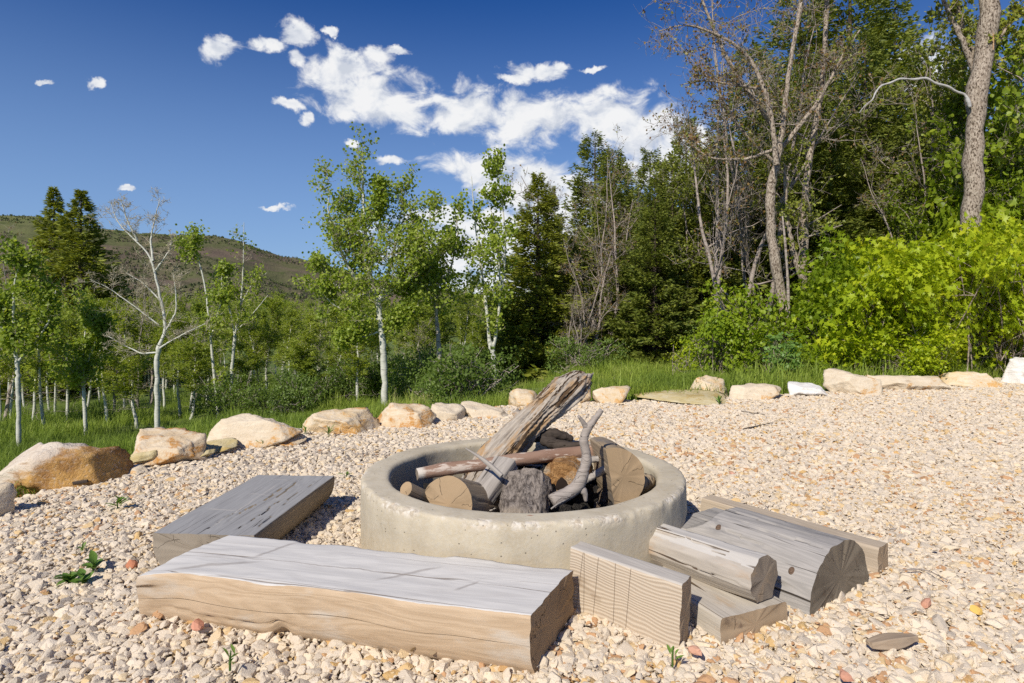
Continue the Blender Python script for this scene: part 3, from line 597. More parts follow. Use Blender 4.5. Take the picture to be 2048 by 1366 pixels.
# wood chip on the gravel
W_CH = wood_mat('chip_wood', (.30,.22,.15), (.44,.35,.25), (.1,.07,.05), .01, 10, None, (.5, .7), 9, 17.0)
c0 = gp(1738, 1288, .03); c1 = gp(1830, 1274, .03)
put([(-.028, -.014), (.028, -.012), (.024, .013), (-.02, .016)], c0, c1, (W_CH, W_CH), 'small brown wood chip lying on the gravel at lower right', 'wood_chip', 'wood chip', amp=.004, seed=26, nx=24, nt=40, taper=lambda s: .7+.5*math.sin(PI*min(s*1.1, 1)))
c0 = gp(132, 968, .03); c1 = gp(175, 962, .045)
W_BLK = wood_mat('charred_chip', (.04,.032,.026), (.09,.07,.055), (.02,.015,.01), .01, 10, None, (.5, .7), 9, 18.0)
put([(-.012, -.01), (.014, -.008), (.01, .01), (-.01, .01)], c0, c1, (W_BLK, W_BLK), 'dark piece of bark on the gravel below the largest boulder', 'bark_chip', 'bark chip', amp=.004, seed=27, nx=20, nt=24)

# ------------------------------------------------------------------ fire ring
m, t = mat('cast_concrete'); o = obj_co(t); s = t.n('ShaderNodeSeparateXYZ', _0=o).outputs
n1 = t.noise(o, 3, 6, .62); n2 = t.noise(o, 60, 4, .6); n3 = t.noise(o, 14, 5, .65)
c = t.mix(t.step(n1, .33, .66), (.45, .385, .275), (.575, .505, .375)); c = t.mix(t.m('MULTIPLY', t.step(n2, .35, .7), .35), c, (.56, .53, .46))
r_ = t.m('SQRT', t.m('ADD', t.m('MULTIPLY', s[0], s[0]), t.m('MULTIPLY', s[1], s[1])))
rim = t.m('MULTIPLY', t.step(r_, RO-.045, RO-.012), t.step(s[2], RH-.05, RH-.012))
vo = t.n('ShaderNodeTexVoronoi', _2=55.0); t.L.new(o, vo.inputs['Vector']); vc = t.n('ShaderNodeSeparateColor', _0=vo.outputs['Color']).outputs
chip = t.m('MULTIPLY', rim, t.step(t.m('ADD', t.m('MULTIPLY', n3, .6), t.m('MULTIPLY', t.noise(o, 5, 5, .7), .7)), .62, .74))
c = t.mix(t.m('MULTIPLY', chip, .62), c, t.ramp(vc[0], [(0, (.40,.33,.25)), (.4, (.60,.54,.46)), (.9, (.76,.72,.65)), (1, (.52,.38,.25))]))
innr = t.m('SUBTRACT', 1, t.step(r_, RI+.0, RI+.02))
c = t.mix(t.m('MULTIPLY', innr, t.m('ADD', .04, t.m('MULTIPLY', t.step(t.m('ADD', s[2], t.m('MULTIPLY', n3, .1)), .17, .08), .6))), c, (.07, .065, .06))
vp = t.n('ShaderNodeTexVoronoi', _2=38.0); t.L.new(o, vp.inputs['Vector']); vpc = t.n('ShaderNodeSeparateColor', _0=vp.outputs['Color']).outputs
pit = t.m('MULTIPLY', t.m('SUBTRACT', 1, t.step(vp.outputs['Distance'], .08, .16)), t.step(vpc[0], .70, .74))
c = t.mix(t.m('MULTIPLY', pit, .7), c, (.16, .13, .10))
stn = t.noise(t.v('MULTIPLY', o, (7, 7, 1.2)), 1, 4, .6); c = t.mix(t.m('MULTIPLY', t.step(stn, .55, .75), .35), c, (.38, .32, .22))
rust = t.v('LENGTH', t.v('MULTIPLY', t.v('SUBTRACT', o, (.018, -.80, RH)), (1, 2.4, .3)), out=1)
c = t.mix(t.m('MULTIPLY', t.m('SUBTRACT', 1, t.step(rust, .006, .02)), .8), c, (.30, .09, .03))
h = t.m('SUBTRACT', t.m('ADD', t.m('MULTIPLY', n2, .25), t.m('MULTIPLY', n3, .5)), t.m('ADD', pit, t.m('MULTIPLY', chip, t.m('MULTIPLY', vo.outputs['Distance'], 1.0))))
finish(t, c, .9, h, .6, .008, .2); M_CONC = m
prof = [(RO-.004, -.05)]+[(RO, z) for z in np.linspace(.0, RH-.03, 12)]
for a in np.linspace(0, PI/2, 7)[1:]: prof.append((RO-.022+.022*math.cos(a), RH-.022+.022*math.sin(a)))
for r in np.linspace(RO-.04, RI+.035, 6): prof.append((r, RH))
for a in np.linspace(0, PI/2, 7)[1:]: prof.append((RI+.03-.03*math.sin(a), RH-.03+.03*math.cos(a)))
for z in np.linspace(RH-.05, .0, 9): prof.append((RI, z))
prof = np.array(prof); NA = 420; A = np.linspace(0, 2*PI, NA, endpoint=False)
Rg = np.repeat(prof[:, 0][:, None], NA, 1); Zg = np.repeat(prof[:, 1][:, None], NA, 1)
P3 = np.stack([Rg*np.cos(A), Rg*np.sin(A), Zg], -1)
dn = .004*fbm(P3*6, 31, 4); edge_w = np.exp(-((Rg-RO)**2+(Zg-RH)**2)/.0012); dn -= edge_w*.012*np.clip(fbm(P3*22, 33, 4)+.15, 0, 1)
Zg = Zg + np.where(Zg > .2, .002*fbm(P3*4, 35, 3) - edge_w*.008*np.clip(fbm(P3*18, 36, 3)+.1, 0, 1), 0); Rg = Rg+dn
V = np.stack([Rg*np.cos(A), Rg*np.sin(A), Zg], -1).reshape(-1, 3); ii = np.arange(len(prof)*NA).reshape(-1, NA); jj = np.roll(ii, -1, 1)
Fq = np.stack([ii[:-1], jj[:-1], jj[1:], ii[1:]], -1).reshape(-1, 4)[:, ::-1]
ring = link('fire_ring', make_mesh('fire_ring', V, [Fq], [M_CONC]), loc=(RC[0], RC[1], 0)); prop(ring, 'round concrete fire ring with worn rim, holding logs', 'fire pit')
# ash bed
rr, aa = np.meshgrid(np.linspace(0, RI-.004, 22), np.linspace(0, 2*PI, 80, endpoint=False), indexing='ij')
xx, yy = rr*np.cos(aa), rr*np.sin(aa); zz = .13+.03*np.clip(xx*2, -1, 1)+.03*fbm(np.stack([xx*5, yy*5, xx*0], -1), 41, 4)
ii = np.arange(xx.size).reshape(xx.shape); jj = np.roll(ii, -1, 1)
m, t = mat('ash_and_char'); o = obj_co(t); n1 = t.noise(o, 25, 6, .7)
finish(t, t.ramp(n1, [(.3, (.018, .016, .015)), (.6, (.05, .045, .04)), (.75, (.17, .15, .13))]), .95, n1, .9, .03)
ash = link('ash_bed', make_mesh('ash_bed', np.stack([xx, yy, zz], -1).reshape(-1, 3), [np.stack([ii[:-1], ii[1:], jj[1:], jj[:-1]], -1).reshape(-1, 4)], [m]), loc=(RC[0], RC[1], 0)); prop(ash, 'black ash and cinders on the floor of the fire ring', 'ash', kind='stuff')
m, t = mat('charcoal'); o = obj_co(t); n1 = t.noise(t.v('MULTIPLY', o, (1, 4, 1)), 2.5, 5, .65)
tn = t.n('ShaderNodeAttribute', dict(attribute_name='tone', attribute_type='INSTANCER')).outputs['Fac']
c = t.mix(t.step(n1, .4, .7), (.02, .018, .017), (.075, .065, .055)); c = t.mix(t.m('MULTIPLY', t.step(tn, .8, .85), .8), c, (.30, .22, .15))
finish(t, c, .8, n1, .8, .1, .4)
cp = [rock_v(2, 500+i, 6, 0, .1, (1, .5+.05*i, .4+.04*i), .5) for i in range(6)]
n = 420; ra = RI*.97*np.sqrt(rs.rand(n)); an = rs.uniform(0, 2*PI, n); x = RC[0]+ra*np.cos(an); y = RC[1]+ra*np.sin(an)
k = x > RC[0]-.1; keep = k | (rs.rand(n) < .5)
x, y = x[keep], y[keep]; n = len(x); S = rs.uniform(.018, .055, n)*(1+.5*(x > RC[0]+.1))
scatter('charcoal', cp, np.stack([x, y, .155+rs.uniform(-.01, .05, n)+.04*np.clip((x-RC[0])*2, -1, 1)], -1), rs.uniform(-.7, .7, (n, 3))+np.array([0, 0, 1])*rs.uniform(0, 6, n)[:, None], np.stack([S, S, S], -1), rs.randint(0, 6, n), rs.rand(n), m,
        label='charred wood chunks heaped on the ash inside the fire ring', cat='charcoal')

kp = []
for q in range(70):
    a_ = rs.uniform(0, 6.28); r_q = RI*.85*math.sqrt(rs.rand()); st = np.array([RC[0]+r_q*math.cos(a_), RC[1]+r_q*math.sin(a_), .20+rs.uniform(0, .05)]); b_ = rs.uniform(0, 6.28); L_ = rs.uniform(.05, .20)
    if math.hypot(st[0]+L_*math.cos(b_)-RC[0], st[1]+L_*math.sin(b_)-RC[1]) > RI-.04: continue
    kp.append((wiggle_(st, b_, L_), rs.uniform(.004, .011)*np.linspace(1, .6, 5))) if False else kp.append((st+np.outer(np.linspace(0, 1, 5), [L_*math.cos(b_), L_*math.sin(b_), rs.uniform(-.05, .05)])+rs.normal(0, .004, (5, 3)), rs.uniform(.004, .012)*np.linspace(1, .6, 5)))
# logs in the ring
circ = lambda r, n=40, sq=1.0: [(r*math.cos(a), r*sq*math.sin(a)) for a in np.linspace(0, 2*PI, n, endpoint=False)]
W_D = wood_mat('driftwood', (.23,.19,.15), (.53,.475,.40), (.09,.055,.03), .035, 10, (.40,.25,.12), (.50, .66), 9, 20.0, bump=1.0)
def ridged(Xg, Q, cen):
    d = Q-cen; th = np.arctan2(d[..., 1], d[..., 0]); tw = th+Xg*1.1
    p = np.stack([Xg*2.2, np.cos(tw)*2.6, np.sin(tw)*2.6], -1); r1 = 1-np.abs(vnoise(p, 61)); r2 = 1-np.abs(vnoise(p*np.array([2, 3, 3]), 62)); r3 = 1-np.abs(vnoise(p*np.array([3, 8, 8]), 63))
    f = 1+.42*(r1-.6)+.26*(r2-.6)+.16*(r3-.5); 
    kn = .22*np.exp(-(((Xg-.86)/.13)**2))*np.clip(np.cos(th-(-.6)), 0, 1); return cen+d*(f+kn)[..., None]
def tp(s):
    return float(np.interp(s, [0, .1, .3, .6, .85, .95, 1], [.75, 1.0, 1.08, .84, .98, .70, .36]))
dl = put(circ(.102, sq=.85), (-.27, 3.72, .12), (.47, 4.27, .81), (W_D, E_C), 'big twisted bleached driftwood log leaning up out of the fire ring', 'driftwood_log', 'log', nfn=ridged, amp=.012, fx=2, fr=10, seed=31, nx=150, nt=130, taper=tp, bend=lambda s: (.035*math.sin(s*5), .03*math.sin(s*3.6)), endrough=.05)
tb = link('broken_knob', make_mesh('broken_knob', *(lambda r: (r[0], [r[1]]))(rock_v(4, 77, 9, .05, .25, (.06, .035, .03), .4)), [W_D]), dl); tb.location = (.62, .075, .085); tb.rotation_euler = (.3, .5, .4)
m, t = mat('peeling_red_bark'); o = obj_co(t); n1 = t.noise(t.v('MULTIPLY', o, (6, 26, 26)), 1, 6, .7); n2 = t.noise(t.v('MULTIPLY', o, (3, 7, 7)), 1, 3)
c = t.mix(t.step(n2, .3, .7), (.22, .13, .09), (.32, .205, .145)); c = t.mix(t.step(n1, .52, .60), c, (.56, .47, .39))
sx = t.n('ShaderNodeSeparateXYZ', _0=o).outputs[0]; c = t.mix(t.step(sx, 1.04, 1.05), c, (.60, .54, .46)); c = t.mix(t.step(sx, .05, .02), c, (.60, .54, .46)); finish(t, c, .85, n1, .6, .006)
put(circ(.037), wp(834, 948, 3.32), wp(1214, 902, 3.66), (m, E_C), 'long red-brown branch with peeling white bark lying across the logs', 'red_branch', 'branch', amp=.007, fx=5, fr=20, seed=32, nx=70, nt=32, taper=lambda s: .8+.25*s, bend=lambda s: (0, .012*math.sin(s*PI)))
W_Q = wood_mat('split_log_side', (.27,.20,.13), (.38,.30,.20), (.07,.05,.03), .006, 14, (.22,.19,.16), (.5, .7), 8, 22.0)
E_Q = end_mat('cracked_tan_end', (.34,.24,.14), (.46,.34,.215), .0, -.03, 85, ncr=4, cw=.04, blotch=(.26,.19,.12))
def pie(r, cut_ang, off):
    ca, sa = math.cos(cut_ang), math.sin(cut_ang); out = []
    for a in np.linspace(0, 2*PI, 90, endpoint=False):
        y, z = r*math.cos(a), r*math.sin(a); dd = y*ca+z*sa-off
        if dd > 0: y -= dd*ca; z -= dd*sa
        out.append((y, z))
    return out
# local y runs to the viewer's left when the axis runs away from the viewer (y = up x x)
put(pie(.150, math.radians(-40), .07), (-.325, 3.06, .285), (-.125, 3.45, .13), (W_Q, E_Q), 'split log with a broad tan cracked end, front left inside the fire ring', 'split_log', 'log', amp=.004, seed=33, nx=40, nt=110, grooves=[(i_/9, -.01, .6, .010, .01) for i_ in range(9)])
put(circ(.037), wp(812, 978, 3.10), wp(880, 1010, 3.28), (W_Q, E_Q), 'small round stick end left of the split log', 'round_stick', 'stick', amp=.002, seed=34, nx=20, nt=30)
m, t = mat('fissured_grey_bark'); o = obj_co(t); n1 = t.noise(t.v('MULTIPLY', o, (22, 40, 40)), 1, 6, .7, 1.0); vx = t.n('ShaderNodeSeparateXYZ', _0=o).outputs[0]
g = t.noise(t.v('MULTIPLY', o, (3, 60, 60)), 1, 5, .6); bk = t.mix(t.step(n1, .34, .6), (.07, .055, .045), (.33, .28, .235)); wd_ = t.mix(t.step(g, .3, .7), (.22, .18, .14), (.44, .37, .29))
lim = t.step(t.m('ADD', vx, t.m('MULTIPLY', t.noise(o, 9), .2)), .20, .24); finish(t, t.mix(lim, wd_, bk), .9, t.m('ADD', n1, t.m('MULTIPLY', g, .4)), 1.0, .02)
def barky(Xg, Q, cen):
    d = Q-cen; f = 1+.06*np.clip(fbm(np.stack([Xg*20, Q[..., 0]*30, Q[..., 1]*30], -1), 71, 3), -1, 1)*np.clip((Xg-.08)/.06, .15, 1); return cen+d*f[..., None]
put([(-.12, -.06), (.11, -.07), (.125, .0), (.09, .08), (.0, .11), (-.09, .09), (-.13, .01)], (.04, 2.93, .14), (.075, 3.27, .345), (m, m), 'dark grey bark-covered log butt at the centre front of the ring', 'bark_log', 'log', nfn=barky, amp=.008, fx=6, fr=14, seed=35, nx=90, nt=130)
W_GP = wood_mat('grey_split_wood', (.24,.215,.19), (.46,.42,.37), (.06,.05,.04), .014, 14, None, (.5, .7), 9, 24.0, bump=1)
put([(-.07, -.03), (.07, -.025), (.075, .03), (.0, .045), (-.065, .03)], wp(952, 1010, 3.2), wp(1012, 925, 3.42), (W_GP, W_GP), 'grey splintered split wood between the split log and the bark log', 'split_wood', 'firewood', amp=.006, seed=36, nx=50, nt=60)
put(circ(.011), wp(932, 897, 3.25), wp(1004, 953, 3.12), (W_GP, W_GP), 'thin pale pointed splinter lying over the grey split wood', 'splinter', 'splinter', amp=.001, seed=37, nx=24, nt=14, taper=lambda s: .25+.85*min(1, s*1.6), bend=lambda s: (0, .01*math.sin(s*PI)))
m, t = mat('rotten_orange_wood'); o = obj_co(t); g = t.noise(t.v('MULTIPLY', o, (9, 50, 50)), 1, 6, .7); n1 = t.noise(o, 9, 5, .6)
finish(t, t.mix(t.step(n1, .52, .66), t.mix(t.step(g, .3, .7), (.22, .10, .03), (.50, .28, .11)), (.50, .38, .25)), .9, g, 1.0, .02)
def hollow_cut(Xg, Q): return Q
rot = put(circ(.105, sq=.9), wp(1122, 960, 3.28), wp(1150, 935, 3.72), (m, m), 'rotten orange log with a fibrous hollow end under the red branch', 'rotten_log', 'log', nfn=barky, amp=.012, fx=6, fr=14, seed=38, nx=40, nt=80)
mh, t = mat('dark_hollow'); finish(t, (.02, .012, .008), .95)
hv, hf = rock_v(3, 88, 7, .04, .15, (.012, .042, .036), .4); hl = link('dark_hollow', make_mesh('dark_hollow', hv, [hf], [mh]), rot); hl.location = (-.004, -.005, -.02)  # near-black flattened lump marks the hollow in the log end
W_FB = wood_mat('grey_branch_wood', (.25,.215,.185), (.42,.37,.325), (.15,.12,.10), .005, 10, (.26,.2,.16), (.58, .72), 12, 26.0, bump=.8)

# tubes (branches) ------------------------------------------------------
def tubes_np(polys, k):
    """polys: list of (pts (n,3), rad (n,)); returns V, quads. Batched by n."""
    byn = {}
    for p, r in polys: byn.setdefault(len(p), []).append((p, r))
    Vs, Fs, base = [], [], 0
    th = np.linspace(0, 2*PI, k, endpoint=False); ct, st = np.cos(th), np.sin(th)
    for n, lst in byn.items():
        P = np.array([p for p, _ in lst], float); R = np.array([r for _, r in lst], float)
        Tn = np.gradient(P, axis=1); Tn /= np.linalg.norm(Tn, axis=2, keepdims=True)+1e-12
        md = P[:, -1]-P[:, 0]; ref = np.where((np.abs(md[:, 2]) > np.abs(md[:, 0])+np.abs(md[:, 1]))[:, None], np.array([[1., 0, 0]]), np.array([[0, 0, 1.]]))
        U = np.cross(Tn, ref[:, None]); U /= np.linalg.norm(U, axis=2, keepdims=True)+1e-12; Wv = np.cross(Tn, U)
        V = P[:, :, None]+R[:, :, None, None]*(U[:, :, None]*ct[:, None]+Wv[:, :, None]*st[:, None])
        B = len(lst); id_ = np.arange(B*n*k).reshape(B, n, k)+base; nx_ = np.roll(id_, -1, 2)
        Fs.append(np.stack([id_[:, :-1], nx_[:, :-1], nx_[:, 1:], id_[:, 1:]], -1).reshape(-1, 4)); Vs.append(V.reshape(-1, 3)); base += B*n*k
    return np.concatenate(Vs), np.concatenate(Fs)
def tubes_mesh(name, polys, k, m, capends=False):
    if not polys: return None
    V, Fq = tubes_np(polys, k); return make_mesh(name, V, [Fq], [m])
def smooth_path(pts, n):
    P = np.array(pts, float); s = np.linspace(0, 1, len(P)); u = np.linspace(0, 1, n); Q = np.stack([np.interp(u, s, P[:, i]) for i in range(3)], -1)
    for _ in range(3): Q[1:-1] = (Q[:-2]+2*Q[1:-1]+Q[2:])/4
    return Q
def stick(name, pts, rads, m, label, cat, n=40, k=18, parent=None, amp=.12, seed=0):
    pts = [np.array(p, float) for p in pts]; o0 = pts[0].copy() if parent is None else np.zeros(3)
    Q = smooth_path([p-o0 for p in pts], n); R = np.interp(np.linspace(0, 1, n), np.linspace(0, 1, len(rads)), rads)*(1+amp*vnoise(np.stack([np.arange(n)*.45, np.zeros(n), np.zeros(n)+seed], -1), seed))
    V, Fq = tubes_np([(Q, R)], k); V = V + (R.mean()*amp*.8)*fbm(V*60, seed, 3)[:, None]*np.array([1, 1, 1])
    caps = []; nV = len(V); V = np.concatenate([V, Q[:1], Q[-1:]]); a = np.arange(k); b = np.roll(a, -1)
    T = np.concatenate([np.stack([b, a, np.full(k, nV)], -1), np.stack([a+nV-k, b+nV-k, np.full(k, nV+1)], -1)])
    o = link(name, make_mesh(name, V, [Fq, T], [m]), parent)
    if parent is None: o.location = o0; prop(o, label, cat)
    return o
kd_ = link('kindling', tubes_mesh('kindling', kp, 6, W_GP)); prop(kd_, 'broken grey-brown kindling scattered over the charcoal inside the fire ring', 'kindling', kind='stuff')
fb_pts = [wp(1104, 1003, 3.08), wp(1140, 985, 3.12), wp(1158, 970, 3.13), wp(1168, 940, 3.14), wp(1175, 915, 3.15), wp(1166, 880, 3.16), wp(1174, 858, 3.17), wp(1190, 838, 3.18), wp(1203, 820, 3.19)]
fb = stick('forked_branch', fb_pts, [.032, .034, .034, .028, .025, .022, .023, .018, .013], W_FB, 'grey forked branch standing up from the fire ring at right', 'branch', seed=3)
o0 = fb_pts[0]
stick('side_twig', [fb_pts[6]-o0, wp(1165, 843, 3.16)-o0, wp(1157, 832, 3.15)-o0], [.016, .012, .008], W_FB, None, None, 12, 12, fb, seed=4)
stick('root_stub', [wp(1160, 975, 3.13)-o0, wp(1170, 985, 3.12)-o0, wp(1172, 1003, 3.12)-o0], [.026, .016, .008], W_FB, None, None, 12, 12, fb, seed=5)
put(pie(.152, math.radians(0), .03), (.535, 3.22, .385), (.50, 3.62, .36), (W_Q, E_Q), 'half log with a cracked tan end standing on edge at the right of the ring', 'split_log', 'log', roll=math.radians(-8), amp=.004, seed=39, nx=40, nt=110, grooves=[(i_/11, -.01, .5, .012, .01) for i_ in range(11)])
stick('charred_branch', [wp(1050, 868, 4.0), wp(1080, 872, 4.0), wp(1110, 868, 4.0), wp(1145, 878, 4.02)], [.05, .045, .035, .018], W_BLK, 'blackened branch behind the driftwood log, on the far rim', 'branch', seed=6, amp=.14)
stick('charred_branch', [wp(1085, 880, 3.9), wp(1115, 890, 3.85), wp(1140, 893, 3.8), wp(1166, 888, 3.8)], [.03, .035, .025, .02], W_BLK, 'lower blackened branch between the driftwood and the red branch', 'branch', seed=7, amp=.14)
stick('grey_stick', [wp(1150, 925, 3.5), wp(1200, 917, 3.45)], [.022, .016], W_GP, 'grey stick tucked under the right end of the red branch', 'stick', seed=8)
stick('grey_stick', [wp(1165, 965, 3.3), wp(1215, 935, 3.35)], [.016, .02], W_GP, 'grey stick running behind the forked branch to the half log', 'stick', seed=9)
stick('thin_twig', [wp(1102, 1018, 2.98), wp(1115, 1008, 3.0), wp(1132, 1000, 3.05)], [.004, .004, .003], W_GP, 'thin pale twig on the charcoal beside the bark log', 'twig', seed=10, n=12, k=6)
stick('short_log', [wp(1262, 975, 3.3), wp(1295, 962, 3.5)], [.05, .045], W_Q, 'short brown log lying against the right inner wall of the ring', 'log', seed=12, k=24, amp=.2)

# ------------------------------------------------------------------ trees
def rnd_dir(r, n):
    v = r.normal(size=(n, 3)); return v/np.linalg.norm(v, axis=1)[:, None]
LEAF_Q = (np.array([[0, -.5, 0], [.48, 0, .06], [0, .5, 0], [-.48, 0, .06]]), np.array([[0, 1, 2, 3]]))
LEAF_H = (np.array([[0, -.5, 0], [.42, -.22, .05], [.40, .2, .05], [0, .5, 0], [-.40, .2, .05], [-.42, -.22, .05]]), np.array([[0, 1, 2, 3], [0, 3, 4, 5]]))
_ml = []
for a, r in ((-90, .12), (-40, .40), (-22, .20), (10, .55), (34, .24), (62, .40), (75, .30), (90, .62), (105, .30), (118, .40), (146, .24), (170, .55), (202, .20), (220, .40)):
    _ml.append((r*math.cos(math.radians(a)), r*math.sin(math.radians(a)), .1*r))
LEAF_M = (np.array([(0, 0, 0)]+_ml), np.array([[0, i, i+1] for i in range(1, 14)]+[[0, 14, 1]]))
BLADE = (np.array([[-.5, 0, 0], [.5, 0, 0], [.35, .62, .06], [0, 1, 0], [-.35, .62, .06]]), None)
def leaves_mesh(name, pos, nrm, size, tpl, m, r, aspect=1.0):
    n = len(pos); nrm = nrm/(np.linalg.norm(nrm, axis=1)[:, None]+1e-9); a = rnd_dir(r, n); U = np.cross(nrm, a); U /= np.linalg.norm(U, axis=1)[:, None]+1e-9; Wv = np.cross(nrm, U)
    tv, tf = tpl; V = pos[:, None]+size[:, None, None]*(tv[None, :, :1]*U[:, None]+tv[None, :, 1:2]*Wv[:, None]*aspect+tv[None, :, 2:]*nrm[:, None])
    Fc = (tf[None]+(np.arange(n)*len(tv))[:, None, None]).reshape(-1, tf.shape[1])
    tint = np.repeat(r.rand(n)*.75+.25*r.rand(), len(tv))
    return make_mesh(name, V.reshape(-1, 3), [Fc], [m], None, False, dict(tint=('FLOAT', 'POINT', tint.astype(np.float32))))
def wiggle(r, p0, d, L, n, wig, up=0.0):
    P = np.zeros((n, 3)); P[0] = p0; d = np.array(d, float); d /= np.linalg.norm(d); st = L/(n-1)
    for i in range(1, n):
        d = d+r.normal(0, wig, 3)+np.array([0, 0, up]); d /= np.linalg.norm(d); P[i] = P[i-1]+d*st
    return P
def aspen_mesh(seed, h=6.0, rad=.075, cb=.35, spread=1.3, nb=30, nl=4200, lsz=.055, bare=.0, top=.0, mb=M_BIRCH, ml=M_ASPEN, fork=False, crooked=.05, tw=M_TWIGY, lowbare=4, rec=2):
    r = np.random.RandomState(seed); tr, br, anch = [], [], []
    stems = [(wiggle(r, (0, 0, -.3), (r.normal(0, .05), r.normal(0, .05), 1), h+.3, 22, crooked, .06), rad)]
    if fork:
        P = stems[0][0]; i0 = int(22*fork); stems.append((wiggle(r, P[i0], (.45, .1, 1), h*(1-fork)*.95, 18, crooked, .08), rad*.7))
    for P, rd in stems:
        n = len(P); tr.append((P, rd*np.linspace(1.08, .14, n)**.9))
        nbs = nb if P is stems[0][0] else int(nb*.6)
        for j in range(nbs):
            s = cb+(1-cb)*((j+r.rand())/nbs)**.9 if P is stems[0][0] else .15+.8*r.rand(); i = min(int(s*(n-1)), n-2); p0 = P[i]
            prof = math.sin(PI*min(1, max(.08, (1-s)/(1-cb)*.78+.12)))**.8
            L = spread*(.35+.65*prof)*r.uniform(.6, 1.15)
            a = r.uniform(0, 2*PI); el = r.uniform(.25, 1.0)+s*.45
            bp = wiggle(r, p0, (math.cos(a)*math.cos(el), math.sin(a)*math.cos(el), math.sin(el)), L, 8, .16, .10)
            br.append((bp, max(.006, rd*.30*(1-s*.6))*np.linspace(1, .2, 8))); anch.append(bp[2:])
            for q in range(4*rec//2):
                i2 = r.randint(1, 7); tp_ = wiggle(r, bp[i2], bp[min(i2+1, 7)]-bp[i2]+r.normal(0, .10, 3)*2*L*.2, L*r.uniform(.25, .55), 5, .25, .06)
                br.append((tp_, .0065*np.linspace(1, .35, 5))); anch.append(tp_[1:])
                if rec > 2:
                    for _ in range(3):
                        i3 = r.randint(1, 5)-1; t2 = wiggle(r, tp_[i3], r.normal(0, 1, 3)+np.array([0, 0, .3]), L*r.uniform(.12, .28), 4, .2, .05); br.append((t2, .004*np.linspace(1, .5, 4)))
    for j in range(lowbare):
        s = r.uniform(cb*.55, cb*1.1); P = stems[0][0]; i = int(s*21); a = r.uniform(0, 2*PI)
        bp = wiggle(r, P[i], (math.cos(a), math.sin(a), r.uniform(-.3, .5)), spread*r.uniform(.35, .8), 8, .3, -.03); br.append((bp, rad*.2*np.linspace(1, .2, 8)))
        for q in range(3): t2 = wiggle(r, bp[r.randint(2, 7)], r.normal(0, 1, 3), spread*.22, 5, .25); br.append((t2, .004*np.linspace(1, .5, 5)))
    A = np.concatenate(anch); A = A[A[:, 2] < h*(1-top) + 0*h] if top else A
    tm_ = tubes_mesh('aspen_trunk', tr, 9, mb); bm_ = tubes_mesh('aspen_branches', br, 4, tw)
    lm = None
    if nl > 0:
        ci = r.randint(0, len(A), max(nl//7, 1)); cen = A[ci]+r.normal(0, .04, (len(ci), 3)); pos = np.repeat(cen, 7, 0)+r.normal(0, .055, (len(ci)*7, 3))
        nr_ = rnd_dir(r, len(pos))+np.array([0, -.7, .6]); lm = leaves_mesh('aspen_leaves', pos, nr_, lsz*r.uniform(.7, 1.25, len(pos)), LEAF_H, ml, r)
    return tm_, bm_, lm
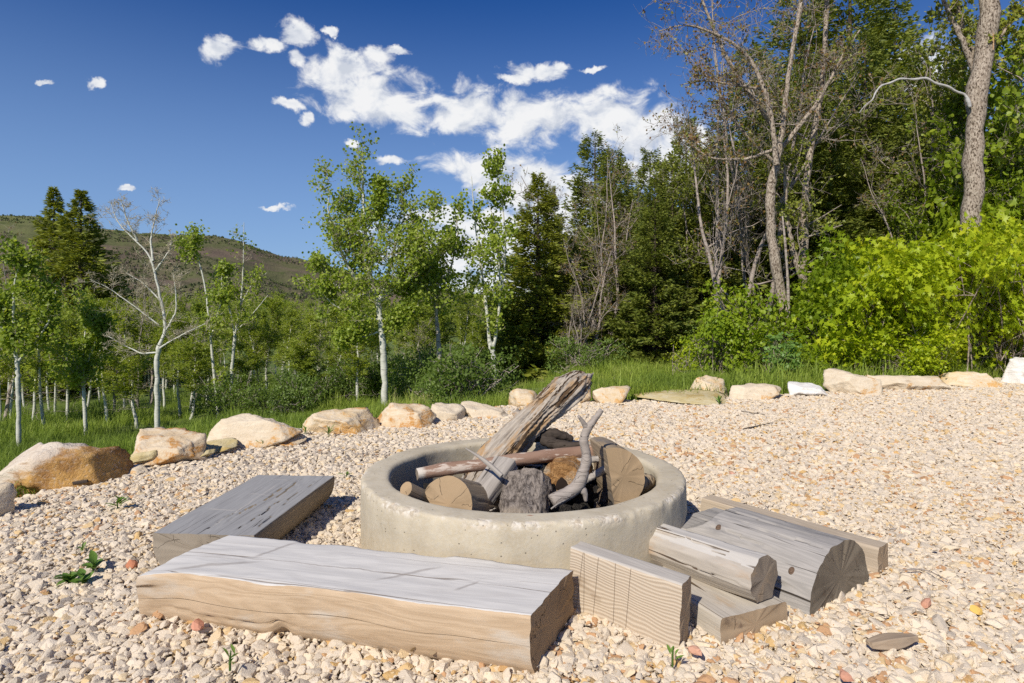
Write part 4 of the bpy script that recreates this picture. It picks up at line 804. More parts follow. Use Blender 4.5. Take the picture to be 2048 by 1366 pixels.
def conifer_mesh(seed, h=10, rad=.16, wid=2.0, cb=.05, ml=M_FIR, dens=1.0, ns=34, thin=0, top_w=.08, lsz=.16, pw=.78):
    r = np.random.RandomState(seed); tr = [(np.stack([np.zeros(16), np.zeros(16), np.linspace(-.4, h*.99, 16)], -1), rad*np.linspace(1.1, .04, 16))]; br = []; P_, N_, S_ = [], [], []
    nw = int(h*4.2*dens)
    for j in range(nw):
        s = cb+(1-cb)*(j/nw); z = s*h; Lm = wid*((1-s)**pw*(1-.15*math.exp(-((s-cb)/.10)**2)))*(1+.13*math.sin(s*h*2.1+seed)+.08*math.sin(s*h*5.3))+top_w
        nbr = int(7+5*(1-s))
        for q in range(nbr):
            L = Lm*r.uniform(.74, 1.12)*(.75 if r.rand() < .15 else 1); a = r.uniform(0, 2*PI); droop = -.30+.62*s+r.normal(0, .10)
            n = 7; u = np.linspace(0, 1, n); hx = np.cos(a)*L*u; hy = np.sin(a)*L*u; hz = z+L*(droop*u*.8+.22*u**2)+r.normal(0, .03)
            bp = np.stack([hx, hy, hz], -1); bp[1:] += r.normal(0, .02*L, (n-1, 3)); br.append((bp, max(.006, .028*(1-s))*np.linspace(1, .15, n)))
            m_ = int(1.7*ns*(.35+.65*L/max(wid, .1))*r.uniform(.8, 1.1)); t_ = r.uniform(.18, 1.03, m_)**.75
            base = np.stack([np.interp(t_, u, bp[:, i]) for i in range(3)], -1); sd_ = np.array([-math.sin(a), math.cos(a), 0])
            wd_ = (1.1-t_)*L*.34+.05; off = r.uniform(-1, 1, m_)[:, None]*wd_[:, None]*sd_
            p = base+off+np.stack([np.cos(a)*np.abs(off @ sd_)*.35, np.sin(a)*np.abs(off @ sd_)*.35, -np.abs(off @ sd_)*.3+r.normal(0, .07, m_)], -1)
            dirv = np.array([math.cos(a), math.sin(a), .05])+np.sign(off @ sd_)[:, None]*sd_*.8+r.normal(0, .28, (m_, 3)); dirv /= np.linalg.norm(dirv, axis=1)[:, None]
            P_.append(p); N_.append(dirv); S_.append(r.uniform(.7, 1.3, m_)*lsz*(.40+.60*(1-s)))
    P = np.concatenate(P_); D = np.concatenate(N_)+r.normal(0, .25, (len(P), 3)); D /= np.linalg.norm(D, axis=1)[:, None]; S = np.concatenate(S_); n = len(P)
    U = np.cross(D, np.array([0, 0, .6])+r.normal(0, .9, (n, 3))); U /= np.linalg.norm(U, axis=1)[:, None]; Nn = np.cross(U, D)
    tv = np.array([[-.09, 0, 0], [.09, 0, 0], [.17, .45, -.03], [0, 1.05, 0], [-.17, .45, -.03]])
    V = P[:, None]+S[:, None, None]*(tv[None, :, :1]*U[:, None]+tv[None, :, 1:2]*D[:, None]+tv[None, :, 2:]*Nn[:, None])
    Fc = (np.array([[0, 1, 2, 3, 4]])[None]+(np.arange(n)*5)[:, None, None]).reshape(-1, 5)
    lm = make_mesh('needles', V.reshape(-1, 3), [Fc], [ml], None, False, dict(tint=('FLOAT', 'POINT', np.repeat(np.clip(r.rand(n)*.8+.1, 0, 1), 5).astype(np.float32))))
    return tubes_mesh('conifer_trunk', tr, 10, M_BARKD), tubes_mesh('conifer_branches', br, 4, M_BARKD), lm
def bare_mesh(seed, h=6, rad=.08, stems=3, spread=.5, levels=4, mb=M_TWIG, mt=M_TWIG, buds=0, ml=M_BUD, lsz=.05, lean=0.0, nch=(4, 5, 5), wig=.12, cb=.25, up=.05, paths=None, clump=1, tpl=None):
    r = np.random.RandomState(seed); tr, br, anch = [], [], []
    def grow(P, rd, lev, L):
        n = len(P)
        if lev >= levels: anch.append(P[1:]); return
        for q in range(nch[min(lev, len(nch)-1)]):
            s = r.uniform(cb if lev == 0 else .2, 1.0); i = min(int(s*(n-1)), n-2); d = P[i+1]-P[i]; d /= np.linalg.norm(d)
            nd = d*.55+r.normal(0, .5+spread*.4, 3)+np.array([0, 0, .25]); nl_ = L*r.uniform(.35, .62)*(1.1-.4*s if lev == 0 else 1); m_ = 9 if lev == 0 else 6
            c = wiggle(r, P[i], nd, nl_, m_, wig*1.3, up); rr_ = max(.0035, rd*(1-s*.75)*.5); br.append((c, rr_*np.linspace(1, .3, m_))); grow(c, rr_, lev+1, nl_)
    if paths is None:
        for k in range(stems):
            a = r.uniform(0, 2*PI); P = wiggle(r, (r.normal(0, .12)*(stems > 1), r.normal(0, .12)*(stems > 1), -.2), (math.cos(a)*spread*.4+lean, math.sin(a)*spread*.4, 1), h*r.uniform(.8, 1.05)+.2, 18, wig*.7, .05)
            rd = rad*r.uniform(.7, 1.1); tr.append((P, rd*np.linspace(1.1, .15, 18))); grow(P, rd, 0, h*.62)
    else:
        for (pts, r0, r1, g) in paths:
            P = smooth_path(pts, 24); P[1:-1] += r.normal(0, r0*.12, (22, 3)); tr.append((P, np.linspace(r0, r1, 24)*(1+.06*r.normal(size=24)))); L = np.linalg.norm(P[-1]-P[0])
            if g: grow(P, (r0+r1)/2, 0, min(L*.62, g))
    lm = None
    if buds and anch:
        A = np.concatenate(anch); nb_ = buds//clump; ci = r.randint(0, len(A), nb_); pos = np.repeat(A[ci], clump, 0)+r.normal(0, .03 if clump == 1 else .075, (nb_*clump, 3)); lm = leaves_mesh('buds', pos, rnd_dir(r, len(pos))+np.array([0, -.65, .55]), lsz*r.uniform(.5 if clump == 1 else .7, 1.3, len(pos)), tpl or LEAF_Q, ml, r)
    return tubes_mesh('trunk', tr, 12, mb), tubes_mesh('branches', br, 4, mt), lm
def bush_mesh(seed, rx=1.2, ry=1.0, h=1.8, ncl=420, per=20, lsz=.07, ml=M_MAPLE, tpl=LEAF_M, stems=14, csz=.13, flat=.6, lobes=9, mb=M_BARK, lsc=1.0):
    r = np.random.RandomState(seed); br = []
    lc = np.stack([r.uniform(-.8, .8, lobes)*rx, r.uniform(-.75, .75, lobes)*ry, r.uniform(.18, .80, lobes)*h], -1); lr = np.stack([r.uniform(.34, .55, lobes)*rx, r.uniform(.34, .55, lobes)*ry, r.uniform(.24, .36, lobes)*h], -1)*lsc
    li = r.randint(0, lobes, ncl); d = rnd_dir(r, ncl); rad = r.uniform(.55, 1.05, ncl)**.5
    cen = lc[li]+d*lr[li]*rad[:, None]; cen[:, 2] = np.clip(cen[:, 2], .08*h, None)+r.normal(0, .05, ncl)*(cen[:, 2] > .1)
    for i in range(stems):
        tgt = lc[i % lobes]+r.normal(0, .15, 3); b0 = np.array([r.normal(0, rx*.25), r.normal(0, ry*.2), -.15]); P = smooth_path([b0, b0*.6+tgt*.4+r.normal(0, .08, 3), tgt], 9); br.append((P, .016*np.linspace(1, .3, 9)))
        for q in range(7):
            k = r.randint(0, ncl); P2_ = smooth_path([P[r.randint(3, 8)], cen[k]], 5); P2_[1:-1] += r.normal(0, .03, (3, 3)); br.append((P2_, .005*np.linspace(1, .5, 5)))
    ctint = r.rand(ncl)
    pos = np.repeat(cen, per, 0)+r.normal(0, 1, (ncl*per, 3))*np.array([csz, csz, csz*.42]); nr_ = np.repeat(d*.5, per, 0)+np.array([0, -.25, .75])+r.normal(0, flat, (ncl*per, 3))
    lm = leaves_mesh('bush_leaves', pos, nr_, lsz*r.uniform(.35, 1.3, len(pos)), tpl, ml, r)
    nv = len(tpl[0]); tint = np.clip(np.repeat(np.repeat(ctint, per)*.45+r.rand(ncl*per)*.4+.15*(pos[:, 2]/h), nv), 0, 1)
    lm.attributes['tint'].data.foreach_set('value', tint.astype(np.float32))
    return tubes_mesh('bush_stems', br, 5, mb), None, lm
def thing_from(ms, name, loc, label, cat, group, rz=0, s=1.0, names=('trunk', 'branches', 'leaves'), szz=None):
    o = empty(name, loc, rz); o.scale = (s, s, s if szz is None else szz); prop(o, label, cat, group)
    for me, nm in zip(ms, names):
        if me is not None:
            c = link(nm, me, o)
            if nm in ('leaves', 'needles', 'buds', 'twigs', 'branches'): c['kind'] = 'stuff'
    return o
def top_h(px, py, d, z0): return CAMH+(HY-py)/F*d - z0      # height that reaches image row py

# -- hero aspens
def aspen_at(px, pbase, ptop, seed, label, d=None, **k):
    p = hit(px, pbase) if d is None else at(px, d); h = top_h(px, ptop, p.y, p.z)
    return thing_from(aspen_mesh(seed, h=h, **k), 'aspen_tree', p, label, 'tree', 'aspen trees on the slope'), p, h
def limbs(L_, d): return [wp(a, b, d) for a, b in L_]
def aspen_paths(paths, d, label, seed, buds, nch=(11, 5, 4), mb=M_BIRCH, mt=M_TWIGY, ml=M_ASPEN, lsz=.062, levels=3, spread=.6, up=.09, clump=6):
    b = at(paths[0][0][0][0], d); pth = []
    for i, (pts, r0, r1, g, dy) in enumerate(paths):
        q = [np.array(p)-np.array(b)+np.array([0, dy*j/len(pts), 0]) for j, p in enumerate(limbs(pts, d))]
        if i == 0: q = [np.array([0, 0, -.3])]+q[1:]
        pth.append((q, r0, r1, g))
    ms = bare_mesh(seed, paths=pth, buds=buds, ml=ml, lsz=lsz, nch=nch, mb=mb, mt=mt, levels=levels, spread=spread, cb=.12, up=up, clump=clump, tpl=LEAF_H)
    return thing_from(ms, 'aspen_tree', b, label, 'tree', 'aspen trees on the slope')
aspen_paths([([(771, 790), (768, 720), (762, 650), (757, 605)], .072, .06, 0, 0), ([(757, 605), (742, 570), (735, 510), (728, 440), (726, 380), (727, 318)], .06, .008, 1.9, 0),
    ([(757, 605), (772, 560), (786, 500), (797, 430), (801, 388)], .045, .008, 1.8, .4), ([(748, 590), (706, 550), (675, 480), (662, 425), (668, 385)], .04, .007, 1.8, -.4), ([(757, 600), (800, 570), (832, 530), (845, 480)], .035, .007, 1.5, -.5),
    ([(745, 590), (700, 590), (650, 560), (620, 500)], .03, .006, 1.3, .5), ([(765, 660), (730, 675), (700, 668), (680, 690)], .022, .005, .5, -.2), ([(763, 640), (800, 640), (840, 610)], .025, .005, 1.4, -.3), ([(760, 640), (720, 630), (670, 610), (635, 570)], .026, .005, 1.6, -.3), ([(757, 605), (790, 585), (835, 570), (850, 540)], .028, .005, 1.6, .3), ([(740, 560), (705, 500), (690, 440), (685, 400)], .028, .005, 1.5, .3), ([(730, 470), (760, 420), (770, 370)], .02, .004, 1.1, -.2)],
    13.0, 'tall full-leaved aspen with thick white trunk, left of the fire ring centre', 201, 19000, nch=(13, 6, 4), lsz=.054, clump=4)
aspen_paths([([(880, 790), (878, 700), (874, 640), (870, 590), (868, 520), (858, 430)], .065, .008, 2.0, 0), ([(872, 600), (900, 540), (915, 470), (910, 430)], .03, .006, 1.4, .3), ([(873, 610), (845, 560), (838, 500), (850, 440)], .03, .006, 1.4, -.3)],
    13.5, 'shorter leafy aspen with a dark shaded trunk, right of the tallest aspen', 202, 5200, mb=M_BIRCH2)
aspen_paths([([(989, 760), (988, 715), (979, 683)], .06, .055, 0, 0), ([(979, 683), (972, 607), (962, 539), (952, 470), (945, 400), (942, 350)], .04, .006, 1.3, .2), ([(985, 700), (993, 669), (1001, 590), (998, 522), (993, 454), (975, 400)], .04, .006, 1.0, -.2), ([(1000, 600), (1012, 505), (1006, 410), (990, 328)], .03, .006, .9, -.1)],
    14.0, 'forked slender aspen with airy crown against the clouds', 203, 4200, nch=(11, 5, 3))
dA = 12.3
aspen_paths([([(316, 862), (314, 780), (313, 720), (319, 690)], .048, .046, 0, 0), ([(319, 690), (334, 660), (325, 615), (314, 565), (306, 520), (284, 492), (250, 462), (228, 435), (222, 400)], .034, .004, 1.1, 0), ([(306, 522), (298, 480), (303, 440), (312, 392)], .022, .004, .9, .2),
    ([(275, 482), (258, 440), (250, 400)], .02, .005, .6, -.2), ([(314, 700), (345, 682), (380, 665), (425, 645)], .022, .004, 1.1, -.3), ([(314, 705), (280, 708), (240, 690), (205, 672)], .020, .004, 1.2, .2), ([(332, 660), (350, 625), (346, 580), (338, 545)], .02, .004, 1.0, .2),
    ([(318, 650), (270, 610), (225, 575), (195, 560)], .014, .003, 1.0, -.3), ([(320, 600), (280, 565), (240, 545)], .014, .003, .8, .3), ([(312, 540), (340, 500), (345, 470)], .018, .005, .7, 0)],
    dA, 'nearly leafless aspen with crooked white trunk and bare orange crown', 204, 0, nch=(13, 6, 4), mt=M_TWIGY, up=.02)
dB = hit(434, 838).y
aspen_paths([([(438, 838), (430, 760), (421, 680), (415, 600), (405, 545), (390, 500), (374, 470)], .042, .008, 1.5, 0), ([(421, 680), (440, 600), (436, 540)], .025, .006, 1.0, .3)], dB, 'thin leafy aspen immediately right of the leafless crooked aspen', 205, 3200)
dC = hit(458, 832).y
aspen_paths([([(457, 832), (463, 760), (468, 690), (470, 670)], .044, .042, 0, 0), ([(470, 670), (480, 620), (486, 560), (487, 500), (488, 445)], .032, .006, 1.1, 0), ([(470, 672), (456, 610), (444, 570), (425, 545)], .026, .006, 1.2, .2), ([(475, 660), (510, 625), (540, 590)], .02, .006, .9, -.2), ([(481, 610), (500, 570), (530, 545)], .015, .005, .7, .2)],
    dC, 'half bare aspen with dead twiggy top and leafy lower limbs', 206, 1100, nch=(10, 5, 3))
dE = hit(40, 902).y
aspen_paths([([(38, 902), (38, 820), (36, 760), (34, 720)], .045, .038, 0, 0), ([(34, 720), (26, 640), (28, 570), (40, 520)], .035, .007, 1.4, 0), ([(35, 725), (60, 690), (90, 640), (95, 580)], .03, .007, 1.4, .3), ([(34, 700), (5, 650), (-15, 600)], .025, .006, 1.2, -.2)], dE, 'leafy aspen nearest the left edge with forked pale trunk', 207, 5200)
dG = hit(173, 872).y
aspen_paths([([(173, 872), (169, 800), (165, 740), (168, 690), (175, 620)], .045, .01, 1.5, 0), ([(168, 740), (185, 690), (195, 640)], .025, .006, 1.1, .2)], dG, 'short leafy aspen below the two firs', 208, 3800)
# -- grove copies
grove = [aspen_mesh(220+i, h=5.5, rad=.055, cb=.38, spread=1.2+.1*i, nb=32, nl=7500, lsz=.056, ml=M_ASPEN2, crooked=.03, lowbare=5, tw=M_TWIGY if i % 2 else M_TWIG) for i in range(4)]
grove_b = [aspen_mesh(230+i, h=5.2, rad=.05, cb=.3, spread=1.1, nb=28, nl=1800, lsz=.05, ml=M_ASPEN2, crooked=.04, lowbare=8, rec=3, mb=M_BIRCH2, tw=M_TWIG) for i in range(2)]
r = np.random.RandomState(5); gi = 0
for (px, d, ptop) in [(-60,14,600),(90,16,600),(130,17,640),(70,19,590),(10,22,575),(215,16,650),(250,21,625),(275,15,700),(360,18,640),(395,24,600),(380,17,690),(520,19,640),(560,23,625),(600,17,640),(575,30,610),
     (640,26,615),(665,19,650),(700,24,610),(720,16,640),(760,27,600),(820,22,560),(835,17,640),(870,29,600),(930,24,560),(945,18,650),(1010,22,610),(330,32,600),(440,30,608),(500,36,605),(160,30,600),(-30,30,560),(240,38,590),(700,38,600),(860,40,590),
     (620,50,608),(450,52,600),(540,60,604),(330,60,596),(100,26,590),(-90,20,600),(-150,14,580),(960,34,600),(1060,30,590),(480,18,720),(640,17,700),(225,18,680),(60,17,640),(330,21,640),(415,21,640),(0,18,600)]+[(q, 19+(i*7)%17, 596+(i*13)%40) for i, q in enumerate(range(-130, 1080, 30))]+[(q, 30+(i*5)%12, 596+(i*11)%25) for i, q in enumerate(range(-120, 1120, 42))]:
    p = at(px, d); h = top_h(px, ptop, d, p.z); bare = gi % 6 == 3; ms = (grove_b[gi % 2] if bare else grove[gi % 4]); s = h/5.6
    zone = 'at the left edge' if px < 120 else 'below the two firs' if px < 260 else 'around the leafless crooked aspen' if px < 400 else 'below the bare hillside' if px < 690 else 'behind the tallest aspen'
    lab = ('sparse twiggy aspen in the grove, ' if bare else 'slender white-trunked leafy aspen in the grove, ')+zone
    thing_from(ms, 'aspen_tree', p, lab, 'tree', ('sparse aspens ' if bare else 'leafy aspens ')+zone, r.uniform(0, 6.28), max(.8, min(s, 1.35)), szz=s); gi += 1
# -- conifers
NM = ('trunk', 'branches', 'needles')
def conifer_at(px, ptop, d, ms, mh, label, group, s=None, sw=1.0):
    p = at(px, d); h = top_h(px, ptop, d, p.z); k = h/mh; return thing_from(ms, 'fir_tree', p, label, 'tree', group, (px*1.7) % 6.28, k*sw, NM, szz=k)
cA = conifer_mesh(301, 12, .2, 3.2, .02, ns=52, lsz=.34, pw=1.05, top_w=.05); cB = conifer_mesh(302, 12, .2, 2.7, .02, ns=48, lsz=.34, pw=1.05, top_w=.05)
conifer_at(162, 376, 32, cA, 12, 'broad dark fir, right of the pair against the hill', 'firs on the left slope', sw=1.5)
conifer_at(108, 372, 35, cB, 12, 'narrow fir, left of the pair against the hill', 'firs on the left slope', sw=1.3)
conifer_at(292, 575, 40, cB, 12, 'small dark fir half hidden behind the leafless aspen', 'firs on the left slope', sw=.9)
cC = conifer_mesh(303, 7.5, .12, 1.65, .03, ns=64, dens=1.4, lsz=.19, pw=.92, top_w=.05)
conifer_at(1076, 345, 16.5, cC, 7.5, 'pointed fir standing alone between the aspens and the dark wood', 'firs at the edge of the dark wood', sw=1.5)
conifer_at(1104, 372, 21, cC, 7.5, 'slimmer fir tucked just right of the pointed fir', 'firs at the edge of the dark wood', sw=1.0)
cD = conifer_mesh(304, 11, .2, 2.5, .02, ml=M_FIRD, ns=46, dens=1.1, lsz=.3, top_w=.35); cE = conifer_mesh(305, 14, .24, 3.3, .02, ml=M_FIRD, ns=48, dens=.95, lsz=.34, top_w=.4)
for (px, ptop, d, ms, mh, lab, sw) in [(1190, 272, 22, cD, 11, 'dense fir with a leafless tree in front, left end of the dark wood', .85), (1240, 330, 25, cD, 11, 'fir behind the leafless trees left of the peaked fir', .9),
     (1300, 300, 24, cD, 11, 'mid-sized fir right of the dense fir', .8), (1372, 238, 21, cD, 11, 'fir with rounded lit top reaching into the cloud', .75), (1330, 400, 19, cD, 11, 'lower fir in front at the middle of the dark wood', .9),
     (1430, 330, 18, cD, 11, 'shaded fir left of the large pale-barked maple', .85), (1500, 90, 20, cE, 14, 'tall fir rising behind the large maple, left part', .8), (1600, -60, 21, cE, 14, 'tall fir behind the forked trunk', .8),
     (1700, -130, 20, cE, 14, 'tallest dark fir at the centre of the right wood', .85), (1560, 200, 17, cD, 11, 'dark fir filling the gap behind the large maple', .9), (1790, -20, 23, cE, 14, 'tall fir left of the thick trunk', .7),
     (1660, 260, 16.5, cD, 11, 'low dark fir above the bright maple bush', .95), (1900, 160, 25, cE, 14, 'fir behind the thick trunk', .7), (2060, 60, 26, cE, 14, 'fir at the right edge of the wood', .7), (1770, 330, 16.5, cD, 11, 'dark fir between the bright bush and thick trunk', .8),
     (2010, 330, 20, cD, 11, 'low fir right of the thick trunk', .9), (1250, 480, 17, cD, 11, 'young fir low in front of the leafless trees', .9), (1180, 520, 24, cD, 11, 'young fir low at the left end of the dark wood', .9), (1480, 430, 24, cD, 11, 'shaded fir deep behind the large maple', 1.0), (1225, 300, 18.5, cD, 11, 'full fir directly behind the leafless many-stemmed tree', .75), (1150, 470, 18, cD, 11, 'young fir right of the pointed fir', .8), (1310, 360, 16, cD, 11, 'full fir in front at the middle of the dark wood', .8), (1285, 420, 17.5, cD, 11, 'dense fir at the middle of the leafless trees', .8), (1345, 320, 18, cD, 11, 'fir left of the rounded lit fir', .8), (1435, 260, 17, cD, 11, 'full fir immediately left of the large maple trunk', .8), (1620, 120, 17, cE, 14, 'dark fir between the two maple trunks', .7), (1730, 60, 17.5, cE, 14, 'dark fir right of the forked trunk', .7), (1850, 200, 18, cE, 14, 'dark fir left behind the thick trunk', .65)]:
    conifer_at(px, ptop, d, ms, mh, lab, 'firs of the dark wood', sw=sw*1.28)
# -- bare / budding trees in front of the dark wood
BN = ('trunk', 'branches', 'buds')
bA = bare_mesh(401, 5.2, .05, 4, .55, 4, buds=1500, lsz=.045, nch=(8, 4, 3)); bB = bare_mesh(402, 5.6, .055, 3, .6, 4, buds=1500, lsz=.045, nch=(7, 4, 3))
for (px, ptop, d, ms, lab) in [(1215, 300, 17, bA, 'leafless many-stemmed tree in front of the dense fir'), (1180, 440, 16, bB, 'grey leafless tree left of the densest bare twigs'), (1150, 560, 15, bA, 'low bare thicket at the foot of the pointed fir'),
                               (0, 520, 20, bB, 'brownish bare tree behind the leftmost aspens'), (1450, 60, 14.5, bA, 'bare budding tree at the left of the large maple crown'), (1530, -60, 15.5, bB, 'bare budding tree rising behind the large maple crown'), (285, 560, 24, bA, 'bare twiggy tree behind the crooked aspen'), (1820, 260, 15, bB, 'bare budding tree left of the thick trunk')]:
    p = at(px, d); h = top_h(px, ptop, d, p.z); k = h/5.4; thing_from(ms, 'bare_tree', p, lab, 'tree', 'leafless trees', px % 6.28, min(k, 1.25), BN, szz=k)
# budding trees with olive leaves
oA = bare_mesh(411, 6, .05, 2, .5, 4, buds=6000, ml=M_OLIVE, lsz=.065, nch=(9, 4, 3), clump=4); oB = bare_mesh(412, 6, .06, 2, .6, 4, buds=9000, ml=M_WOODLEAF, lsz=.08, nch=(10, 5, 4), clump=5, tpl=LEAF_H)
for (px, ptop, d, ms, lab) in [(1385, 300, 17, oA, 'olive leafing tree beside the rounded fir'), (1850, 60, 15.5, oA, 'olive leafing tree left of the thick trunk'),
                               (2010, -60, 14.5, oB, 'green maple filling the top right corner'), (2045, 180, 13, oB, 'green maple at the right edge behind the bright bush'), (1830, 360, 14.5, oB, 'green maple between the bush and the thick trunk'), (1890, 250, 17, oB, 'shaded green maple behind the thick trunk')]:
    p = at(px, d); h = top_h(px, ptop, d, p.z); k = h/6.; thing_from(ms, 'maple_tree', p, lab, 'tree', 'leafing trees of the right wood', px % 6.28, min(k, 1.3), ('trunk', 'branches', 'leaves'), szz=k)
# large pale-barked maple (curving trunk) built from its own limbs
def world_tree(name, paths, d0, label, seed, buds, ml, lsz, nch, mb=M_BARK, mt=M_TWIG, levels=3):
    b = Vector(paths[0][0][0]); b.z = T1(b.x, b.y)
    pth = [([np.array(q)-np.array(b) for q in pts], r0, r1, g) for pts, r0, r1, g in paths]
    ms = bare_mesh(seed, paths=pth, buds=buds, ml=ml, lsz=lsz, nch=nch, mb=mb, mt=mt, levels=levels, spread=.8, cb=.15, up=.02); return thing_from(ms, name, b, label, 'tree', 'large trees of the right wood', names=('trunk', 'branches', 'leaves'))
Wq = lambda L_, d: [wp(a, b, d) for a, b in L_]
D1 = 13.0
world_tree('maple_tree', [(Wq([(1582, 690), (1568, 610), (1548, 520), (1540, 440), (1541, 380), (1553, 330)], D1), .11, .085, 0),
    (Wq([(1553, 330), (1545, 250), (1530, 180), (1500, 110), (1440, 70), (1370, 45), (1318, 62)], D1-.3), .06, .010, 2.2), (Wq([(1553, 330), (1568, 240), (1580, 130), (1600, 20), (1610, -60)], D1), .06, .03, 2.6), (Wq([(1545, 250), (1500, 190), (1455, 120), (1420, 40), (1390, -40)], D1+.4), .06, .02, 2.2),
    (Wq([(1545, 300), (1490, 320), (1420, 318), (1370, 280)], D1-.2), .04, .01, 1.4), (Wq([(1560, 300), (1640, 200), (1680, 120), (1720, 60)], D1+.3), .05, .015, 2.0), (Wq([(1530, 180), (1470, 170), (1410, 160), (1360, 170)], D1), .03, .008, 1.4), (Wq([(1553, 330), (1480, 260), (1440, 190), (1400, 135)], D1+.5), .04, .01, 1.8)],
    D1, 'large maple with curving pale trunk and wide bare budding crown', 421, 3400, M_BUD, .055, (11, 6, 5))
world_tree('maple_tree', [(Wq([(1640, 700), (1632, 640), (1605, 560)], 13.6), .10, .085, 0), (Wq([(1605, 560), (1585, 500), (1572, 420), (1570, 330)], 13.6), .07, .03, 1.5), (Wq([(1605, 560), (1610, 480), (1608, 400), (1620, 300), (1640, 210), (1650, 90), (1655, -20)], 13.8), .085, .05, 2.2)],
    13.6, 'forked trunk leaning right of the large pale maple', 422, 2600, M_OLIVE, .06, (8, 5, 4))
stick('dead_pole', [wp(1578, 660, 12.6), wp(1576, 560, 12.6), wp(1570, 480, 12.6), wp(1565, 432, 12.6)], [.03, .028, .024, .014], M_TWIG, 'thin dead grey pole leaning between the two maple trunks', 'dead tree', n=16, k=8)
# thick right trunk
D2 = 12.0
tk = world_tree('cottonwood_tree', [(Wq([(1950, 690), (1945, 560), (1946, 430), (1944, 330), (1950, 220), (1966, 130), (1980, 40), (1985, -80)], D2), .165, .17, 0), (Wq([(1958, 170), (1930, 90), (1900, 30), (1870, -40)], D2+.2), .06, .03, 1.8), (Wq([(1970, 120), (2010, 60), (2060, 0)], D2+.2), .05, .02, 1.8), (Wq([(1960, 150), (1925, 60), (1905, -40)], D2+.4), .06, .03, 1.8)],
    D2, 'thick mottled trunk with peeled orange scar, towering at the right', 423, 3000, M_OLIVE, .07, (8, 6, 4))
tb_ = Vector(tk.location)
stick('dead_limb', [np.array(q)-np.array(tb_) for q in Wq([(1940, 215), (1936, 200), (1930, 188), (1912, 184), (1896, 172), (1872, 168), (1852, 154), (1830, 160), (1800, 156), (1782, 166), (1762, 170), (1750, 186), (1746, 200), (1732, 208), (1718, 226)], D2-.1)], [.036, .027, .024, .021, .019, .016, .012, .005], bark_mat('dead_grey_limb', (.42,.41,.39), (.52,.51,.49), (.2,.19,.18), .6, .7), None, None, 60, 10, tk, seed=2, amp=.22)
sc_m = bark_mat('peeled_orange_wood', (.50,.30,.15), (.62,.44,.28), (.35,.14,.05), .55, .65)
V = np.array([[(u-.5)*.12, -.012*math.cos((u-.5)*3), v*1.5] for v in np.linspace(0, 1, 12) for u in np.linspace(0, 1, 5)]); V[:, 0] *= np.repeat(np.array([.1,.5,.8,1,1,.9,.9,.8,.7,.8,.6,.4]), 5)
ii = np.arange(60).reshape(12, 5); scar = link('peeled_scar', make_mesh('peeled_scar', V, [np.stack([ii[:-1, :-1], ii[:-1, 1:], ii[1:, 1:], ii[1:, :-1]], -1).reshape(-1, 4)], [sc_m]), tk)
scar.location = Vector(wp(1986, 100, D2-.14))-tb_; scar.rotation_euler = (0, .12, .5)

stick('dead_twig', [np.array(q)-np.array(tb_) for q in Wq([(1850, 158), (1856, 140), (1850, 122)], D2-.1)], [.009, .006, .003], M_TWIG, None, None, 12, 6, tk, seed=3)
stick('dead_twig', [np.array(q)-np.array(tb_) for q in Wq([(1740, 205), (1728, 215), (1728, 235)], D2-.1)], [.009, .006, .003], M_TWIG, None, None, 12, 6, tk, seed=4)
# -- maple bushes
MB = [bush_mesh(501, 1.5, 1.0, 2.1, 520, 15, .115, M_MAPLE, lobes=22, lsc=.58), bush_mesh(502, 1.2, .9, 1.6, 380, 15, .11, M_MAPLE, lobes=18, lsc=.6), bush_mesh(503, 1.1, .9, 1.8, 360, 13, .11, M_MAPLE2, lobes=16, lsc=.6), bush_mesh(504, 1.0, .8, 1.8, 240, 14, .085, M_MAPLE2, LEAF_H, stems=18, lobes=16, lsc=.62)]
BU = ('stems', 'twigs', 'leaves')
def bush_at(px, d, ptop, i, label, mh, group='bright maple bushes', name='maple_bush', sw=1.0, ms=None, rz=None, zoff=0):
    p = at(px, d); p.z += zoff; h = top_h(px, ptop, d, p.z); k = h/mh; return thing_from(ms or MB[i], name, p, label, 'bush', group, (px*.7) % 6.28 if rz is None else rz, sw*k, BU, szz=k)
bush_at(1850, 11.3, 470, 0, 'big bright yellow-green maple bush left of the thick trunk foot', 2.0, sw=.80)
bush_at(2010, 11.6, 440, 0, 'big bright maple bush at the right edge', 2.0, sw=.75)
bush_at(1930, 11.9, 455, 1, 'bright maple bush directly below the thick trunk', 1.55, sw=.62)
bush_at(1755, 11.6, 465, 1, 'bright maple bush above the peaked boulder', 1.55, sw=.75)
bush_at(1700, 12.4, 480, 2, 'greener maple bush behind the bright one, left side', 1.7, sw=.8)
bush_at(1655, 12.0, 600, 3, 'small bright maple bush at the foot of the forked trunk', 1.55, sw=1.0)
bush_at(1490, 12.8, 560, 3, 'green maple bush at the foot of the large maple', 1.7, sw=.7)
bush_at(1425, 12.6, 610, 3, 'green maple bush left of the large maple trunk', 1.7, sw=.75)
bush_at(1530, 12.2, 640, 3, 'low green maple bush in front of the large maple trunk', 1.7, sw=1.0)
bush_at(1780, 10.9, 640, 1, 'low bright maple sapling behind the long flat boulder', 1.55, sw=1.0)
bush_at(1850, 10.6, 660, 1, 'bright maple shoots drooping over the bank grass', 1.55, sw=.9)
bush_at(1960, 13.5, 330, 2, 'tall green maple bush right of the thick trunk', 1.7, sw=.55)
bush_at(2070, 13.2, 300, 2, 'tall green maple bush beyond the right edge bush', 1.7, sw=.55)
bush_at(1605, 11.2, 700, 2, 'tiny bright maple shoots right of the dark weed', 1.55, sw=1.3)
